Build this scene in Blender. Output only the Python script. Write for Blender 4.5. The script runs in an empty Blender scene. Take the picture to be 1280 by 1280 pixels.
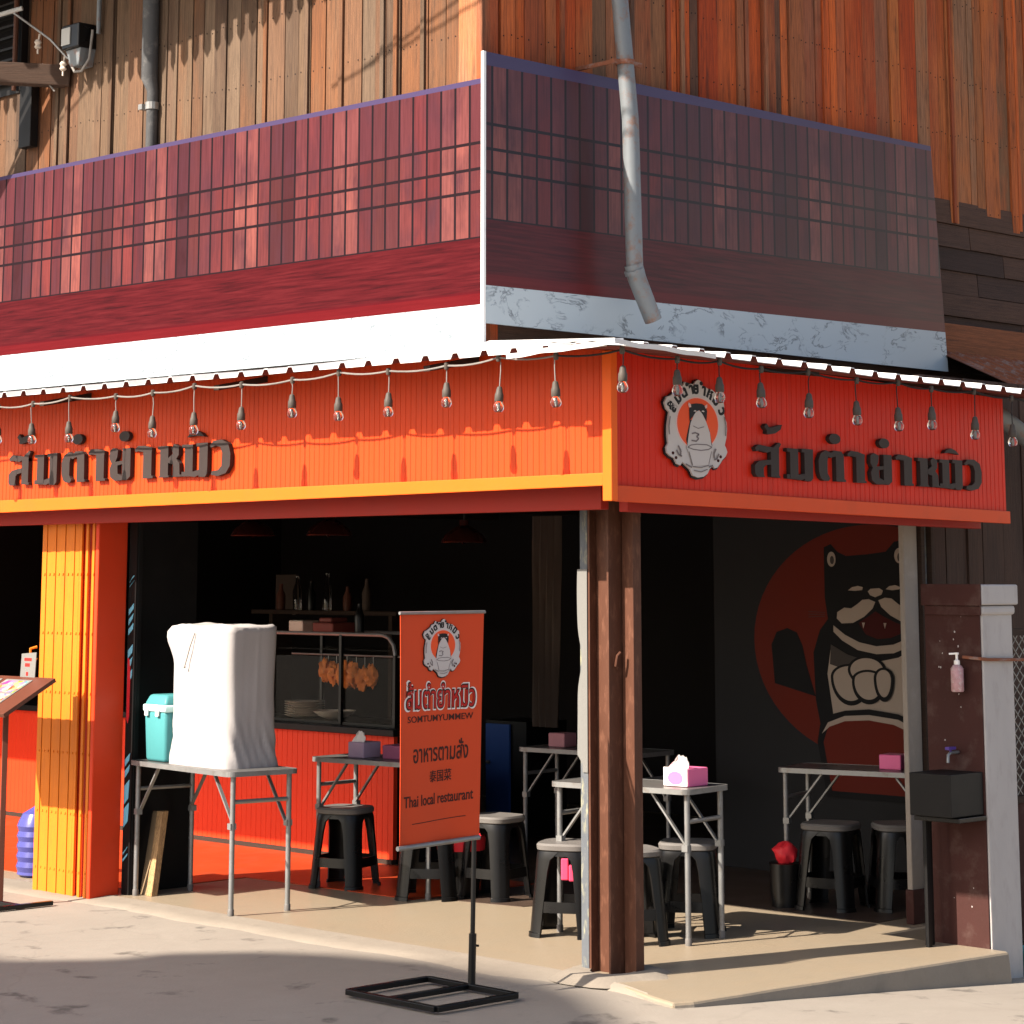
import bpy, bmesh, math, random
from mathutils import Vector, Matrix, noise as mnoise

SC = bpy.context.scene
COL = SC.collection
random.seed(7)
R = math.radians

# ------------------------------------------------------------------ camera, sky, sun, exposure
cam_d = bpy.data.cameras.new('camera')
cam = bpy.data.objects.new('camera', cam_d)
COL.objects.link(cam)
AZ = R(45.31)
TILT = math.atan(480.0 / 2937.0)
fw = Vector((math.cos(AZ) * math.cos(TILT), math.sin(AZ) * math.cos(TILT), math.sin(TILT)))
cam.location = (-7.674, -7.162, 1.69)
cam.rotation_euler = fw.to_track_quat('-Z', 'Y').to_euler()
cam_d.sensor_width = 36.0
cam_d.lens = 2937.0 / 1280.0 * 36.0
cam_d.shift_y = -400.0 / 1280.0
cam_d.clip_start = 0.1
cam_d.clip_end = 600.0
SC.camera = cam

SUN = Vector((-1.0, 0.28, 0.84)).normalized()
world = bpy.data.worlds.new('World')
SC.world = world
world.use_nodes = True
wn = world.node_tree
sky = wn.nodes.new('ShaderNodeTexSky')
sky.sky_type = 'NISHITA'
sky.sun_disc = False
sky.sun_elevation = math.asin(SUN.z)
sky.sun_rotation = math.atan2(SUN.x, SUN.y)
sky.air_density = 1.0
sky.dust_density = 3.0
bg = wn.nodes['Background']
bg.inputs['Strength'].default_value = 0.092
wn.links.new(sky.outputs[0], bg.inputs['Color'])

sun_d = bpy.data.lights.new('sun', 'SUN')
sun_d.energy = 5.0
sun_d.angle = R(0.5)
sun_d.color = (1.0, 0.90, 0.78)
sun = bpy.data.objects.new('sun', sun_d)
COL.objects.link(sun)
sun.location = (-20, 6, 16)
sun.rotation_euler = SUN.to_track_quat('Z', 'Y').to_euler()

SC.view_settings.view_transform = 'Standard'
SC.view_settings.look = 'None'
SC.view_settings.exposure = 1.42
SC.view_settings.gamma = 1.0
SC.cycles.max_bounces = 8
SC.cycles.use_denoising = True

# ------------------------------------------------------------------ helpers: meshes and things
class MB:
    """collects faces (each with a random number of its own) for ONE mesh object"""
    def __init__(s):
        s.v = []; s.f = []; s.r = []; s.m = []

    def add(s, vs, fs, rnd=0.0, mi=0):
        b = len(s.v)
        s.v += [tuple(p) for p in vs]
        for f in fs:
            s.f.append([b + i for i in f]); s.r.append(rnd); s.m.append(mi)
        return s

    def box(s, x0, y0, z0, x1, y1, z1, rnd=0.0, mi=0):
        v = [(x0, y0, z0), (x1, y0, z0), (x1, y1, z0), (x0, y1, z0), (x0, y0, z1), (x1, y0, z1), (x1, y1, z1), (x0, y1, z1)]
        return s.add(v, [(0, 3, 2, 1), (4, 5, 6, 7), (0, 1, 5, 4), (1, 2, 6, 5), (2, 3, 7, 6), (3, 0, 4, 7)], rnd, mi)

    def hexa(s, lo, hi, rnd=0.0, mi=0):
        """four bottom points, four top points, same turning sense"""
        return s.add(list(lo) + list(hi), [(3, 2, 1, 0), (4, 5, 6, 7), (0, 1, 5, 4), (1, 2, 6, 5), (2, 3, 7, 6), (3, 0, 4, 7)], rnd, mi)

    def bar(s, a, b, w, h=None, rnd=0.0, mi=0):
        a = Vector(a); b = Vector(b); h = h or w
        d = (b - a).normalized()
        u = d.cross(Vector((0, 0, 1)))
        if u.length < 1e-3: u = Vector((0, 1, 0))
        u.normalize(); t = u.cross(d).normalized()
        c = [(-w / 2, -h / 2), (w / 2, -h / 2), (w / 2, h / 2), (-w / 2, h / 2)]
        return s.hexa([a + u * p + t * q for p, q in c], [b + u * p + t * q for p, q in c], rnd, mi)

    def tube(s, pts, r, n=10, rnd=0.0, cap=True, mi=0):
        pts = [Vector(p) for p in pts]
        rr = r if isinstance(r, (list, tuple)) else [r] * len(pts)
        vs = []; prev = None
        for i, p in enumerate(pts):
            d = (pts[min(i + 1, len(pts) - 1)] - pts[max(i - 1, 0)]).normalized()
            if prev is None:
                u = d.orthogonal().normalized()
            else:
                u = (prev - d * prev.dot(d)).normalized()
            prev = u; w = d.cross(u)
            vs += [p + (u * math.cos(2 * math.pi * k / n) + w * math.sin(2 * math.pi * k / n)) * rr[i] for k in range(n)]
        fs = []
        for i in range(len(pts) - 1):
            for k in range(n):
                fs.append((i * n + k, i * n + (k + 1) % n, (i + 1) * n + (k + 1) % n, (i + 1) * n + k))
        if cap:
            fs.append(tuple(reversed(range(n)))); fs.append(tuple(range((len(pts) - 1) * n, len(pts) * n)))
        return s.add(vs, fs, rnd, mi)

    def lathe(s, prof, c=(0, 0, 0), n=20, rnd=0.0, mi=0):
        vs = []; fs = []
        for (r, z) in prof:
            vs += [(c[0] + r * math.cos(2 * math.pi * k / n), c[1] + r * math.sin(2 * math.pi * k / n), c[2] + z) for k in range(n)]
        for i in range(len(prof) - 1):
            for k in range(n):
                fs.append((i * n + k, i * n + (k + 1) % n, (i + 1) * n + (k + 1) % n, (i + 1) * n + k))
        fs.append(tuple(reversed(range(n)))); fs.append(tuple(range((len(prof) - 1) * n, len(prof) * n)))
        return s.add(vs, fs, rnd, mi)

    def prism(s, poly, fn, t0, t1, rnd=0.0, mi=0):
        """2-D outline, fn(u, v, t) -> point, extruded between t0 and t1"""
        n = len(poly)
        vs = [fn(u, v, t0) for u, v in poly] + [fn(u, v, t1) for u, v in poly]
        fs = [tuple(reversed(range(n))), tuple(range(n, 2 * n))] + [(i, (i + 1) % n, n + (i + 1) % n, n + i) for i in range(n)]
        return s.add(vs, fs, rnd, mi)

    def raw(s, data, fn, rnd=0.0, mi=0):
        vs, fs = data
        return s.add([fn(*p) for p in vs], fs, rnd, mi)


def link(name, mb, mats, bevel=0.0, smooth=None, mat_world=None):
    me = bpy.data.meshes.new(name)
    vs = mb.v
    if mat_world is not None:
        inv = mat_world.inverted()
        vs = [tuple(inv @ Vector(p)) for p in vs]
    me.from_pydata(vs, [], mb.f)
    at = me.attributes.new('rnd', 'FLOAT', 'FACE')
    at.data.foreach_set('value', mb.r)
    me.polygons.foreach_set('material_index', mb.m)
    for m in (mats if isinstance(mats, (list, tuple)) else [mats]):
        me.materials.append(m)
    bm = bmesh.new(); bm.from_mesh(me)
    bmesh.ops.remove_doubles(bm, verts=bm.verts, dist=1e-6)
    bmesh.ops.recalc_face_normals(bm, faces=bm.faces)
    if bevel:
        es = [e for e in bm.edges if len(e.link_faces) == 2 and e.calc_face_angle(0) > R(40)]
        bmesh.ops.bevel(bm, geom=es, offset=bevel, segments=2, profile=0.5, affect='EDGES', clamp_overlap=True)
    bm.to_mesh(me); bm.free()
    if smooth:
        me.polygons.foreach_set('use_smooth', [True] * len(me.polygons))
        me.set_sharp_from_angle(angle=R(smooth))
    o = bpy.data.objects.new(name, me)
    COL.objects.link(o)
    return o


def tag(o, label=None, cat=None, group=None, kind=None):
    if label: o['label'] = label
    if cat: o['category'] = cat
    if group: o['group'] = group
    if kind: o['kind'] = kind
    return o


def mw(o):
    return Matrix.Translation(o.location) @ o.rotation_euler.to_matrix().to_4x4()


def thing(name, label, cat, loc=(0, 0, 0), rotz=0.0, group=None):
    o = bpy.data.objects.new(name, None)
    o.empty_display_size = 0.1
    COL.objects.link(o)
    o.location = loc; o.rotation_euler = (0, 0, rotz)
    return tag(o, label, cat, group)


def part(name, mb, mats, parent, bevel=0.0, smooth=None, local=False, root=None):
    """geometry in world metres (or local to the thing); parent is the thing or one of its parts"""
    r = root or parent
    while r.parent: r = r.parent
    o = link(name, mb, mats, bevel, smooth, None if local else mw(r))
    o.parent = parent
    return o


def solo(name, label, cat, mb, mats, loc=(0, 0, 0), bevel=0.0, smooth=None, group=None):
    o = link(name, mb, mats, bevel, smooth, Matrix.Translation(loc))
    o.location = loc
    return tag(o, label, cat, group)


def structure(name, mb, mats, bevel=0.0, smooth=None):
    return tag(link(name, mb, mats, bevel, smooth), kind='structure')


def dup(root, loc, rotz, label):
    def cp(o, par):
        c = o.copy(); COL.objects.link(c)
        if par: c.parent = par
        for ch in list(o.children): cp(ch, c)
        return c
    r = cp(root, None)
    r.location = loc; r.rotation_euler = (0, 0, rotz); r['label'] = label
    return r


def text_data(body, size=1.0, extrude=0.0, offset=0.0, res=4, shear=0.0):
    """text outline as vertices and faces, baseline at v = 0, starting at u = 0"""
    cu = bpy.data.curves.new('lettering', 'FONT')
    cu.body = body; cu.size = size; cu.extrude = extrude; cu.offset = offset
    cu.resolution_u = res; cu.shear = shear
    o = bpy.data.objects.new('lettering', cu)
    COL.objects.link(o)
    dg = bpy.context.evaluated_depsgraph_get()
    me = bpy.data.meshes.new_from_object(o.evaluated_get(dg))
    vs = [tuple(v.co) for v in me.vertices]
    fs = [tuple(p.vertices) for p in me.polygons]
    bpy.data.objects.remove(o); bpy.data.curves.remove(cu); bpy.data.meshes.remove(me)
    return vs, fs


def bounds(vs):
    us = [p[0] for p in vs]; ws = [p[1] for p in vs]
    return min(us), max(us), min(ws), max(ws)


def fit_text(body, width, base_h=None, extrude=0.005, offset=0.0, height=None, res=4):
    """text scaled so that its outline is exactly `width` wide (and `height` high when given)"""
    vs, fs = text_data(body, 1.0, 0.5, offset, res)
    a, b, c, d = bounds(vs)
    sx = width / (b - a)
    sy = height / (d - c) if height else sx
    return [((p[0] - a) * sx, (p[1] - (c if height else 0)) * sy, p[2] * 2 * extrude) for p in vs], fs

# ------------------------------------------------------------------ helpers: materials
class NT:
    def __init__(s, name):
        s.mat = bpy.data.materials.new(name); s.mat.use_nodes = True
        s.t = s.mat.node_tree; s.b = s.t.nodes['Principled BSDF']
        tc = s.t.nodes.new('ShaderNodeTexCoord'); s.obj = tc.outputs['Object']

    def n(s, kind, **kw):
        nd = s.t.nodes.new(kind)
        for k, v in kw.items():
            if k.startswith('i_'):
                nd.inputs[k[2:].replace('_', ' ')].default_value = v
            else:
                setattr(nd, k, v)
        return nd

    def l(s, a, b): s.t.links.new(a, b)

    def scaled(s, sc, src=None):
        m = s.n('ShaderNodeMapping'); m.inputs['Scale'].default_value = sc
        s.l(src or s.obj, m.inputs['Vector']); return m.outputs[0]

    def noise(s, scale, detail=4, vec=None, rough=0.55, dist=0.0):
        nd = s.n('ShaderNodeTexNoise'); nd.inputs['Scale'].default_value = scale
        nd.inputs['Detail'].default_value = detail; nd.inputs['Roughness'].default_value = rough
        nd.inputs['Distortion'].default_value = dist
        s.l(vec if vec is not None else s.obj, nd.inputs['Vector']); return nd.outputs[0]

    def math(s, op, a, b=None, c=None):
        nd = s.n('ShaderNodeMath', operation=op)
        for i, x in enumerate((a, b, c)):
            if x is None: continue
            if isinstance(x, (int, float)): nd.inputs[i].default_value = x
            else: s.l(x, nd.inputs[i])
        return nd.outputs[0]

    def ramp(s, fac, stops, interp='LINEAR'):
        nd = s.n('ShaderNodeValToRGB'); cr = nd.color_ramp; cr.interpolation = interp
        while len(cr.elements) > 1: cr.elements.remove(cr.elements[0])
        cr.elements[0].position = stops[0][0]; cr.elements[0].color = c4(stops[0][1])
        for p, c in stops[1:]:
            e = cr.elements.new(p); e.color = c4(c)
        s.l(fac, nd.inputs[0]); return nd.outputs[0]

    def mix(s, fac, a, b, mode='MIX'):
        nd = s.n('ShaderNodeMix', data_type='RGBA', blend_type=mode)
        for sock, x in ((nd.inputs[0], fac), (nd.inputs[6], a), (nd.inputs[7], b)):
            if isinstance(x, (int, float)): sock.default_value = x
            elif isinstance(x, (tuple, list)): sock.default_value = c4(x)
            else: s.l(x, sock)
        return nd.outputs[2]

    def attr(s, name='rnd'):
        nd = s.n('ShaderNodeAttribute', attribute_name=name); return nd.outputs['Fac']

    def sep(s, vec=None):
        nd = s.n('ShaderNodeSeparateXYZ'); s.l(vec if vec is not None else s.obj, nd.inputs[0]); return nd.outputs

    def comb(s, x=0.0, y=0.0, z=0.0):
        nd = s.n('ShaderNodeCombineXYZ')
        for i, v in enumerate((x, y, z)):
            if isinstance(v, (int, float)): nd.inputs[i].default_value = v
            else: s.l(v, nd.inputs[i])
        return nd.outputs[0]

    def white(s, x):
        nd = s.n('ShaderNodeTexWhiteNoise', noise_dimensions='1D'); s.l(x, nd.inputs['W']); return nd.outputs['Value']

    def color(s, c):
        if isinstance(c, (tuple, list)): s.b.inputs['Base Color'].default_value = c4(c)
        else: s.l(c, s.b.inputs['Base Color'])
        return s

    def rough(s, r):
        if isinstance(r, (int, float)): s.b.inputs['Roughness'].default_value = r
        else: s.l(r, s.b.inputs['Roughness'])
        return s

    def bump(s, h, strength=0.3, dist=0.01):
        nd = s.n('ShaderNodeBump'); nd.inputs['Strength'].default_value = strength; nd.inputs['Distance'].default_value = dist
        s.l(h, nd.inputs['Height']); s.l(nd.outputs[0], s.b.inputs['Normal']); return s

    def set(s, **kw):
        for k, v in kw.items(): s.b.inputs[k.replace('_', ' ')].default_value = v
        return s


def c4(c): return (c[0], c[1], c[2], 1.0)


def paint(name, c, rough=0.5, var=0.18, scale=6.0, stretch=(1, 1, 1), metallic=0.0, bump=0.0, dirt=None, dirt_amt=0.5, spec=0.16):
    """a painted, plastic or metal surface with slight unevenness and optional dirt"""
    t = NT(name)
    v = t.scaled(stretch)
    n1 = t.noise(scale, 5, v)
    col = t.mix(t.math('MULTIPLY', n1, 1.0), tuple(x * (1 - var) for x in c), tuple(min(1, x * (1 + var)) for x in c))
    if dirt:
        n2 = t.noise(scale * 2.3, 6, v, 0.65)
        m = t.ramp(n2, [(0.52, (0, 0, 0)), (0.72, (1, 1, 1))])
        col = t.mix(t.math('MULTIPLY', m, dirt_amt), col, dirt)
    t.color(col)
    t.rough(t.math('ADD', t.math('MULTIPLY', n1, 0.25), rough - 0.12))
    t.set(Metallic=metallic, Specular_IOR_Level=spec)
    if bump: t.bump(t.noise(scale * 14, 4, v), bump, 0.004)
    return t.mat


def planks(name, tones, grain_axis='z', dark=(0.03, 0.022, 0.018), grime=0.5, rough=0.75):
    """boards: tone by the board's own number, long grain, weather stains"""
    t = NT(name)
    st = (48, 48, 1.1) if grain_axis == 'z' else (1.1, 1.1, 48)
    off = t.math('MULTIPLY', t.attr(), 37.0)
    xyz = t.sep()
    vec = t.comb(t.math('ADD', xyz[0], off), t.math('ADD', xyz[1], off), t.math('ADD', xyz[2], off))
    g = t.noise(2.2, 8, t.scaled(st, vec), 0.65, 0.35)
    g2 = t.noise(5.5, 6, t.scaled(tuple(q * 1.6 for q in st), vec), 0.6, 0.2)
    patch = t.noise(1.6, 5, t.scaled((2.0, 2.0, 0.55) if grain_axis == 'z' else (0.55, 0.55, 2.0), vec), 0.6)
    base = t.ramp(t.attr(), tones)
    other = t.ramp(t.math('FRACT', t.math('MULTIPLY', t.attr(), 7.31)), tones)
    col = t.mix(t.ramp(patch, [(0.46, (0, 0, 0)), (0.66, (0.75, 0.75, 0.75))]), base, other)
    col = t.mix(t.ramp(g, [(0.30, (0.9, 0.9, 0.9)), (0.58, (0, 0, 0))]), col, t.mix(0.55, col, dark))
    col = t.mix(t.ramp(g2, [(0.36, (0.85, 0.85, 0.85)), (0.54, (0, 0, 0))]), col, t.mix(0.5, col, dark))
    st2 = t.noise(2.7, 7, t.scaled((9, 9, 0.8) if grain_axis == 'z' else (0.8, 0.8, 5), vec), 0.7)
    col = t.mix(t.math('MULTIPLY', t.ramp(st2, [(0.55, (0, 0, 0)), (0.75, (1, 1, 1))]), grime), col, dark)
    t.color(col); t.rough(rough); t.set(Specular_IOR_Level=0.1)
    t.bump(t.math('ADD', g, t.math('MULTIPLY', g2, 0.6)), 0.55, 0.006)
    return t.mat


M = {}
M['orange'] = paint('orange_paint', (0.54, 0.049, 0.008), 0.42, 0.10, 2.0, (6, 6, 0.6), dirt=(0.30, 0.035, 0.012), dirt_amt=0.35)
M['orange_trim'] = paint('orange_trim_paint', (0.80, 0.118, 0.010), 0.42, 0.06, 3.0, dirt=(0.4, 0.1, 0.02), dirt_amt=0.2)
M['fascia_shaded'] = paint('fascia_shaded_paint', (0.60, 0.024, 0.009), 0.36, 0.12, 2.0, (6, 6, 0.6), dirt=(0.32, 0.022, 0.012), dirt_amt=0.4, spec=0.14)  # shaded copy of the orange fascia paint, shade put into a redder colour
M['trim_shaded'] = paint('trim_shaded_paint', (0.62, 0.066, 0.014), 0.4, 0.08, 3.0, dirt=(0.4, 0.06, 0.02), dirt_amt=0.25)  # shaded copy of the orange trim paint, redder to stand for shade
M['red_counter'] = paint('red_counter_paint', (0.62, 0.045, 0.012), 0.45, 0.10, 2.0)
M['nail'] = paint('nail_iron', (0.022, 0.014, 0.011), 0.7, 0.2, 30.0)
M['red_beam'] = paint('red_beam_paint', (0.30, 0.022, 0.014), 0.5, 0.15, 4.0)
M['gate_yellow'] = paint('gate_yellow_paint', (0.62, 0.160, 0.012), 0.5, 0.12, 5.0, (3, 3, 0.6), dirt=(0.42, 0.10, 0.02), dirt_amt=0.4)
M['gate_shaded'] = paint('gate_shaded_paint', (0.60, 0.045, 0.012), 0.40, 0.10, 2.5, dirt=(0.4, 0.05, 0.02), dirt_amt=0.25)  # shaded copy of the yellow gate paint, its shade coloured red
M['black'] = paint('black_plastic', (0.005, 0.0047, 0.0047), 0.30, 0.2, 5.0, spec=0.3)
M['black_paint'] = paint('black_paint', (0.006, 0.0055, 0.0055), 0.5, 0.25, 4.0, dirt=(0.03, 0.027, 0.024), dirt_amt=0.12, spec=0.2)
M['letter'] = paint('letter_paint', (0.036, 0.026, 0.024), 0.5, 0.15, 4.0)
M['white_metal'] = paint('white_roof_paint', (0.62, 0.61, 0.60), 0.5, 0.06, 3.0, dirt=(0.42, 0.38, 0.34), dirt_amt=0.3)
M['steel'] = paint('worn_steel', (0.24, 0.24, 0.235), 0.42, 0.25, 9.0, metallic=0.55, dirt=(0.16, 0.12, 0.09), dirt_amt=0.5)
M['galv'] = paint('galvanised_zinc', (0.17, 0.185, 0.195), 0.5, 0.2, 7.0, metallic=0.25, dirt=(0.21, 0.09, 0.045), dirt_amt=0.85)
M['table_top'] = paint('table_laminate', (0.10,0.095,0.09), 0.3, 0.15, 8.0)
M['grey_plastic'] = paint('grey_plastic', (0.135, 0.124, 0.115), 0.45, 0.08, 8.0)
M['cloth'] = paint('cotton_cloth', (0.365, 0.342, 0.333), 0.9, 0.05, 5.0, bump=0.2, spec=0.1)
M['roof_under'] = paint('roof_underside', (0.16, 0.05, 0.04), 0.7, 0.2, 4.0)
M['teal'] = paint('teal_plastic', (0.06, 0.235, 0.245), 0.4, 0.06, 4.0)
M['teal_band'] = paint('teal_band_plastic', (0.50, 0.74, 0.72), 0.4, 0.05, 4.0)
M['pink'] = paint('pink_plastic', (0.80, 0.16, 0.33), 0.35, 0.06, 6.0)
M['tissue'] = paint('tissue_paper', (0.82, 0.78, 0.74), 0.9, 0.04, 8.0, spec=0.1)
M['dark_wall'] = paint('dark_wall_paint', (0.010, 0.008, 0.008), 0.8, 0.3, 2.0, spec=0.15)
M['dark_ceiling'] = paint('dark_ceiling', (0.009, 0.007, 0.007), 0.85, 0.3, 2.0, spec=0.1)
M['brown_post'] = paint('brown_steel_paint', (0.084, 0.034, 0.020), 0.5, 0.2, 5.0, (3, 3, 1), dirt=(0.34, 0.16, 0.10), dirt_amt=0.25)
M['grey_post'] = paint('grey_steel_paint', (0.10, 0.108, 0.118), 0.55, 0.25, 6.0, (3, 3, 1), dirt=(0.50, 0.46, 0.25), dirt_amt=0.5)
M['maroon'] = paint('maroon_plaster', (0.046, 0.017, 0.014), 0.75, 0.25, 3.5, bump=0.25, dirt=(0.30, 0.24, 0.20), dirt_amt=0.12)
M['pillar_white'] = paint('white_plaster', (0.40, 0.37, 0.35), 0.85, 0.12, 3.0, (2, 2, 0.7), bump=0.35, dirt=(0.28, 0.25, 0.23), dirt_amt=0.45)
M['concrete_col'] = paint('raw_concrete', (0.27, 0.235, 0.20), 0.85, 0.15, 4.0, bump=0.3, dirt=(0.42, 0.38, 0.34), dirt_amt=0.3)
M['banner'] = paint('orange_vinyl', (0.60, 0.062, 0.016), 0.5, 0.05, 2.0)
M['ink_dark'] = paint('dark_ink', (0.055, 0.016, 0.012), 0.6, 0.1, 9.0)
M['ink_red'] = paint('red_ink', (0.42, 0.018, 0.014), 0.6, 0.1, 9.0)
M['ink_white'] = paint('white_ink', (0.72, 0.66, 0.60), 0.6, 0.05, 9.0)
M['emblem_grey'] = paint('emblem_acrylic', (0.50, 0.455, 0.43), 0.4, 0.05, 5.0)
M['emblem_black'] = paint('emblem_black', (0.014, 0.012, 0.013), 0.4, 0.1, 5.0)
M['emblem_line'] = paint('emblem_line', (0.17, 0.14, 0.14), 0.5, 0.1, 5.0)
M['emblem_orange'] = paint('emblem_orange', (0.75, 0.085, 0.022), 0.45, 0.06, 5.0)
M['emblem_pink'] = paint('emblem_pink', (0.66, 0.42, 0.38), 0.45, 0.06, 5.0)
M['wire'] = paint('grey_cable', (0.20, 0.185, 0.17), 0.6, 0.2, 20.0)
M['wire_dark'] = paint('dark_cable', (0.02, 0.02, 0.02), 0.5, 0.2, 20.0)
M['socket'] = paint('socket_rubber', (0.075, 0.062, 0.052), 0.55, 0.25, 30.0)
M['dark_wood'] = planks('dark_wood', [(0.0, (0.05, 0.032, 0.024)), (1.0, (0.085, 0.05, 0.035))], 'x')
M['rust'] = paint('rusty_iron', (0.20, 0.075, 0.042), 0.8, 0.35, 2.4, (1, 2.5, 2.5), dirt=(0.25, 0.24, 0.23), dirt_amt=0.8, bump=0.3)
M['plywood'] = planks('plywood', [(0.0, (0.42, 0.25, 0.12)), (1.0, (0.50, 0.30, 0.14))], 'z', grime=0.1)
M['blue'] = paint('blue_paint', (0.022, 0.065, 0.24), 0.5, 0.12, 4.0)
M['red_plastic'] = paint('red_plastic', (0.62, 0.025, 0.035), 0.4, 0.1, 6.0)
M['hot_pink'] = paint('hot_pink_fabric', (0.85, 0.06, 0.13), 0.7, 0.15, 20.0, spec=0.1)
M['bottle_blue'] = paint('bottle_blue', (0.06, 0.06, 0.22), 0.25, 0.1, 6.0)
M['ceramic'] = paint('ceramic', (0.58, 0.50, 0.42), 0.3, 0.05, 6.0)
M['fried'] = paint('fried_food', (0.55, 0.17, 0.03), 0.45, 0.6, 24.0, bump=0.5)
M['brown_panel'] = paint('brown_tray', (0.105, 0.036, 0.022), 0.42, 0.12, 4.0)
M['curtain'] = paint('beige_curtain', (0.085, 0.062, 0.050), 0.85, 0.25, 4.0)
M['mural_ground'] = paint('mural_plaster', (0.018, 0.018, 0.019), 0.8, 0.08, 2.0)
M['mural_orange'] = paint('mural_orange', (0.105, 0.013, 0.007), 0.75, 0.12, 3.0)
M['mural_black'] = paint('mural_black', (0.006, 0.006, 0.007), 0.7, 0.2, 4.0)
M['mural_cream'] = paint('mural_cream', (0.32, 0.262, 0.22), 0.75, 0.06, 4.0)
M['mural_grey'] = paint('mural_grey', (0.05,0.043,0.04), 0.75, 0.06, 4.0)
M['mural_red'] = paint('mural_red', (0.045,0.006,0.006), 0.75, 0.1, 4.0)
M['lamp_metal'] = paint('lamp_enamel', (0.035, 0.008, 0.006), 0.25, 0.1, 6.0)
M['mirror'] = paint('sign_metal_edge', (0.74, 0.72, 0.70), 0.45, 0.05, 4.0, metallic=0.2)
M['poster_white'] = paint('poster_paper', (0.16, 0.156, 0.145), 0.6, 0.05, 5.0)
M['cyan_ink'] = paint('cyan_ink', (0.18, 0.50, 0.66), 0.5, 0.08, 8.0)
M['meter_grey'] = paint('meter_grey', (0.42, 0.42, 0.40), 0.5, 0.1, 10.0)
M['house'] = paint('pale_render', (0.42, 0.40, 0.37), 0.85, 0.08, 1.0)
M['purple'] = paint('purple_plastic', (0.09, 0.05, 0.24), 0.4, 0.1, 8.0)

t = NT('clear_glass')
t.color((0.9, 0.88, 0.84)).rough(0.06).set(Transmission_Weight=1.0, IOR=1.45)
M['glass'] = t.mat
t = NT('case_glass')
tr = t.n('ShaderNodeBsdfTransparent'); tr.inputs[0].default_value = (0.95, 0.95, 0.93, 1)
gl = t.n('ShaderNodeBsdfGlossy'); gl.inputs['Roughness'].default_value = 0.08
mx = t.n('ShaderNodeMixShader'); fr = t.n('ShaderNodeFresnel'); fr.inputs[0].default_value = 1.12
t.l(fr.outputs[0], mx.inputs[0]); t.l(tr.outputs[0], mx.inputs[1]); t.l(gl.outputs[0], mx.inputs[2])
t.l(mx.outputs[0], t.t.nodes['Material Output'].inputs['Surface'])
M['case_glass'] = t.mat

# weathered boards of the upper storey: pale sun-bleached side, red-stained side
M['planks_pale'] = planks('weathered_boards', [(0.0, (0.135, 0.084, 0.052)), (0.20, (0.155, 0.105, 0.070)), (0.36, (0.085, 0.052, 0.034)), (0.50, (0.150, 0.094, 0.058)), (0.62, (0.180, 0.070, 0.030)), (0.74, (0.125, 0.088, 0.062)), (0.86, (0.200, 0.082, 0.036)), (1.0, (0.072, 0.047, 0.033))], grime=0.75)
M['planks_red'] = planks('red_stained_boards', [(0.0, (0.580, 0.106, 0.024)), (0.12, (0.322, 0.041, 0.015)), (0.24, (0.547, 0.161, 0.045)), (0.36, (0.169, 0.103, 0.061)), (0.48, (0.676, 0.141, 0.032)), (0.60, (0.402, 0.057, 0.017)), (0.70, (0.274, 0.169, 0.097)), (0.80, (0.531, 0.100, 0.025)), (0.9, (0.097, 0.057, 0.041)), (1.0, (0.483, 0.137, 0.041))], grime=1.0)
M['planks_dark'] = planks('dark_boards', [(0.0, (0.050, 0.032, 0.027)), (0.5, (0.075, 0.045, 0.036)), (1.0, (0.10, 0.056, 0.04))], 'x', grime=0.5)
M['planks_brown'] = planks('brown_boards', [(0.0, (0.060, 0.034, 0.026)), (0.5, (0.085, 0.050, 0.037)), (1.0, (0.055, 0.036, 0.03))], 'z', grime=0.3)


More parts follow.
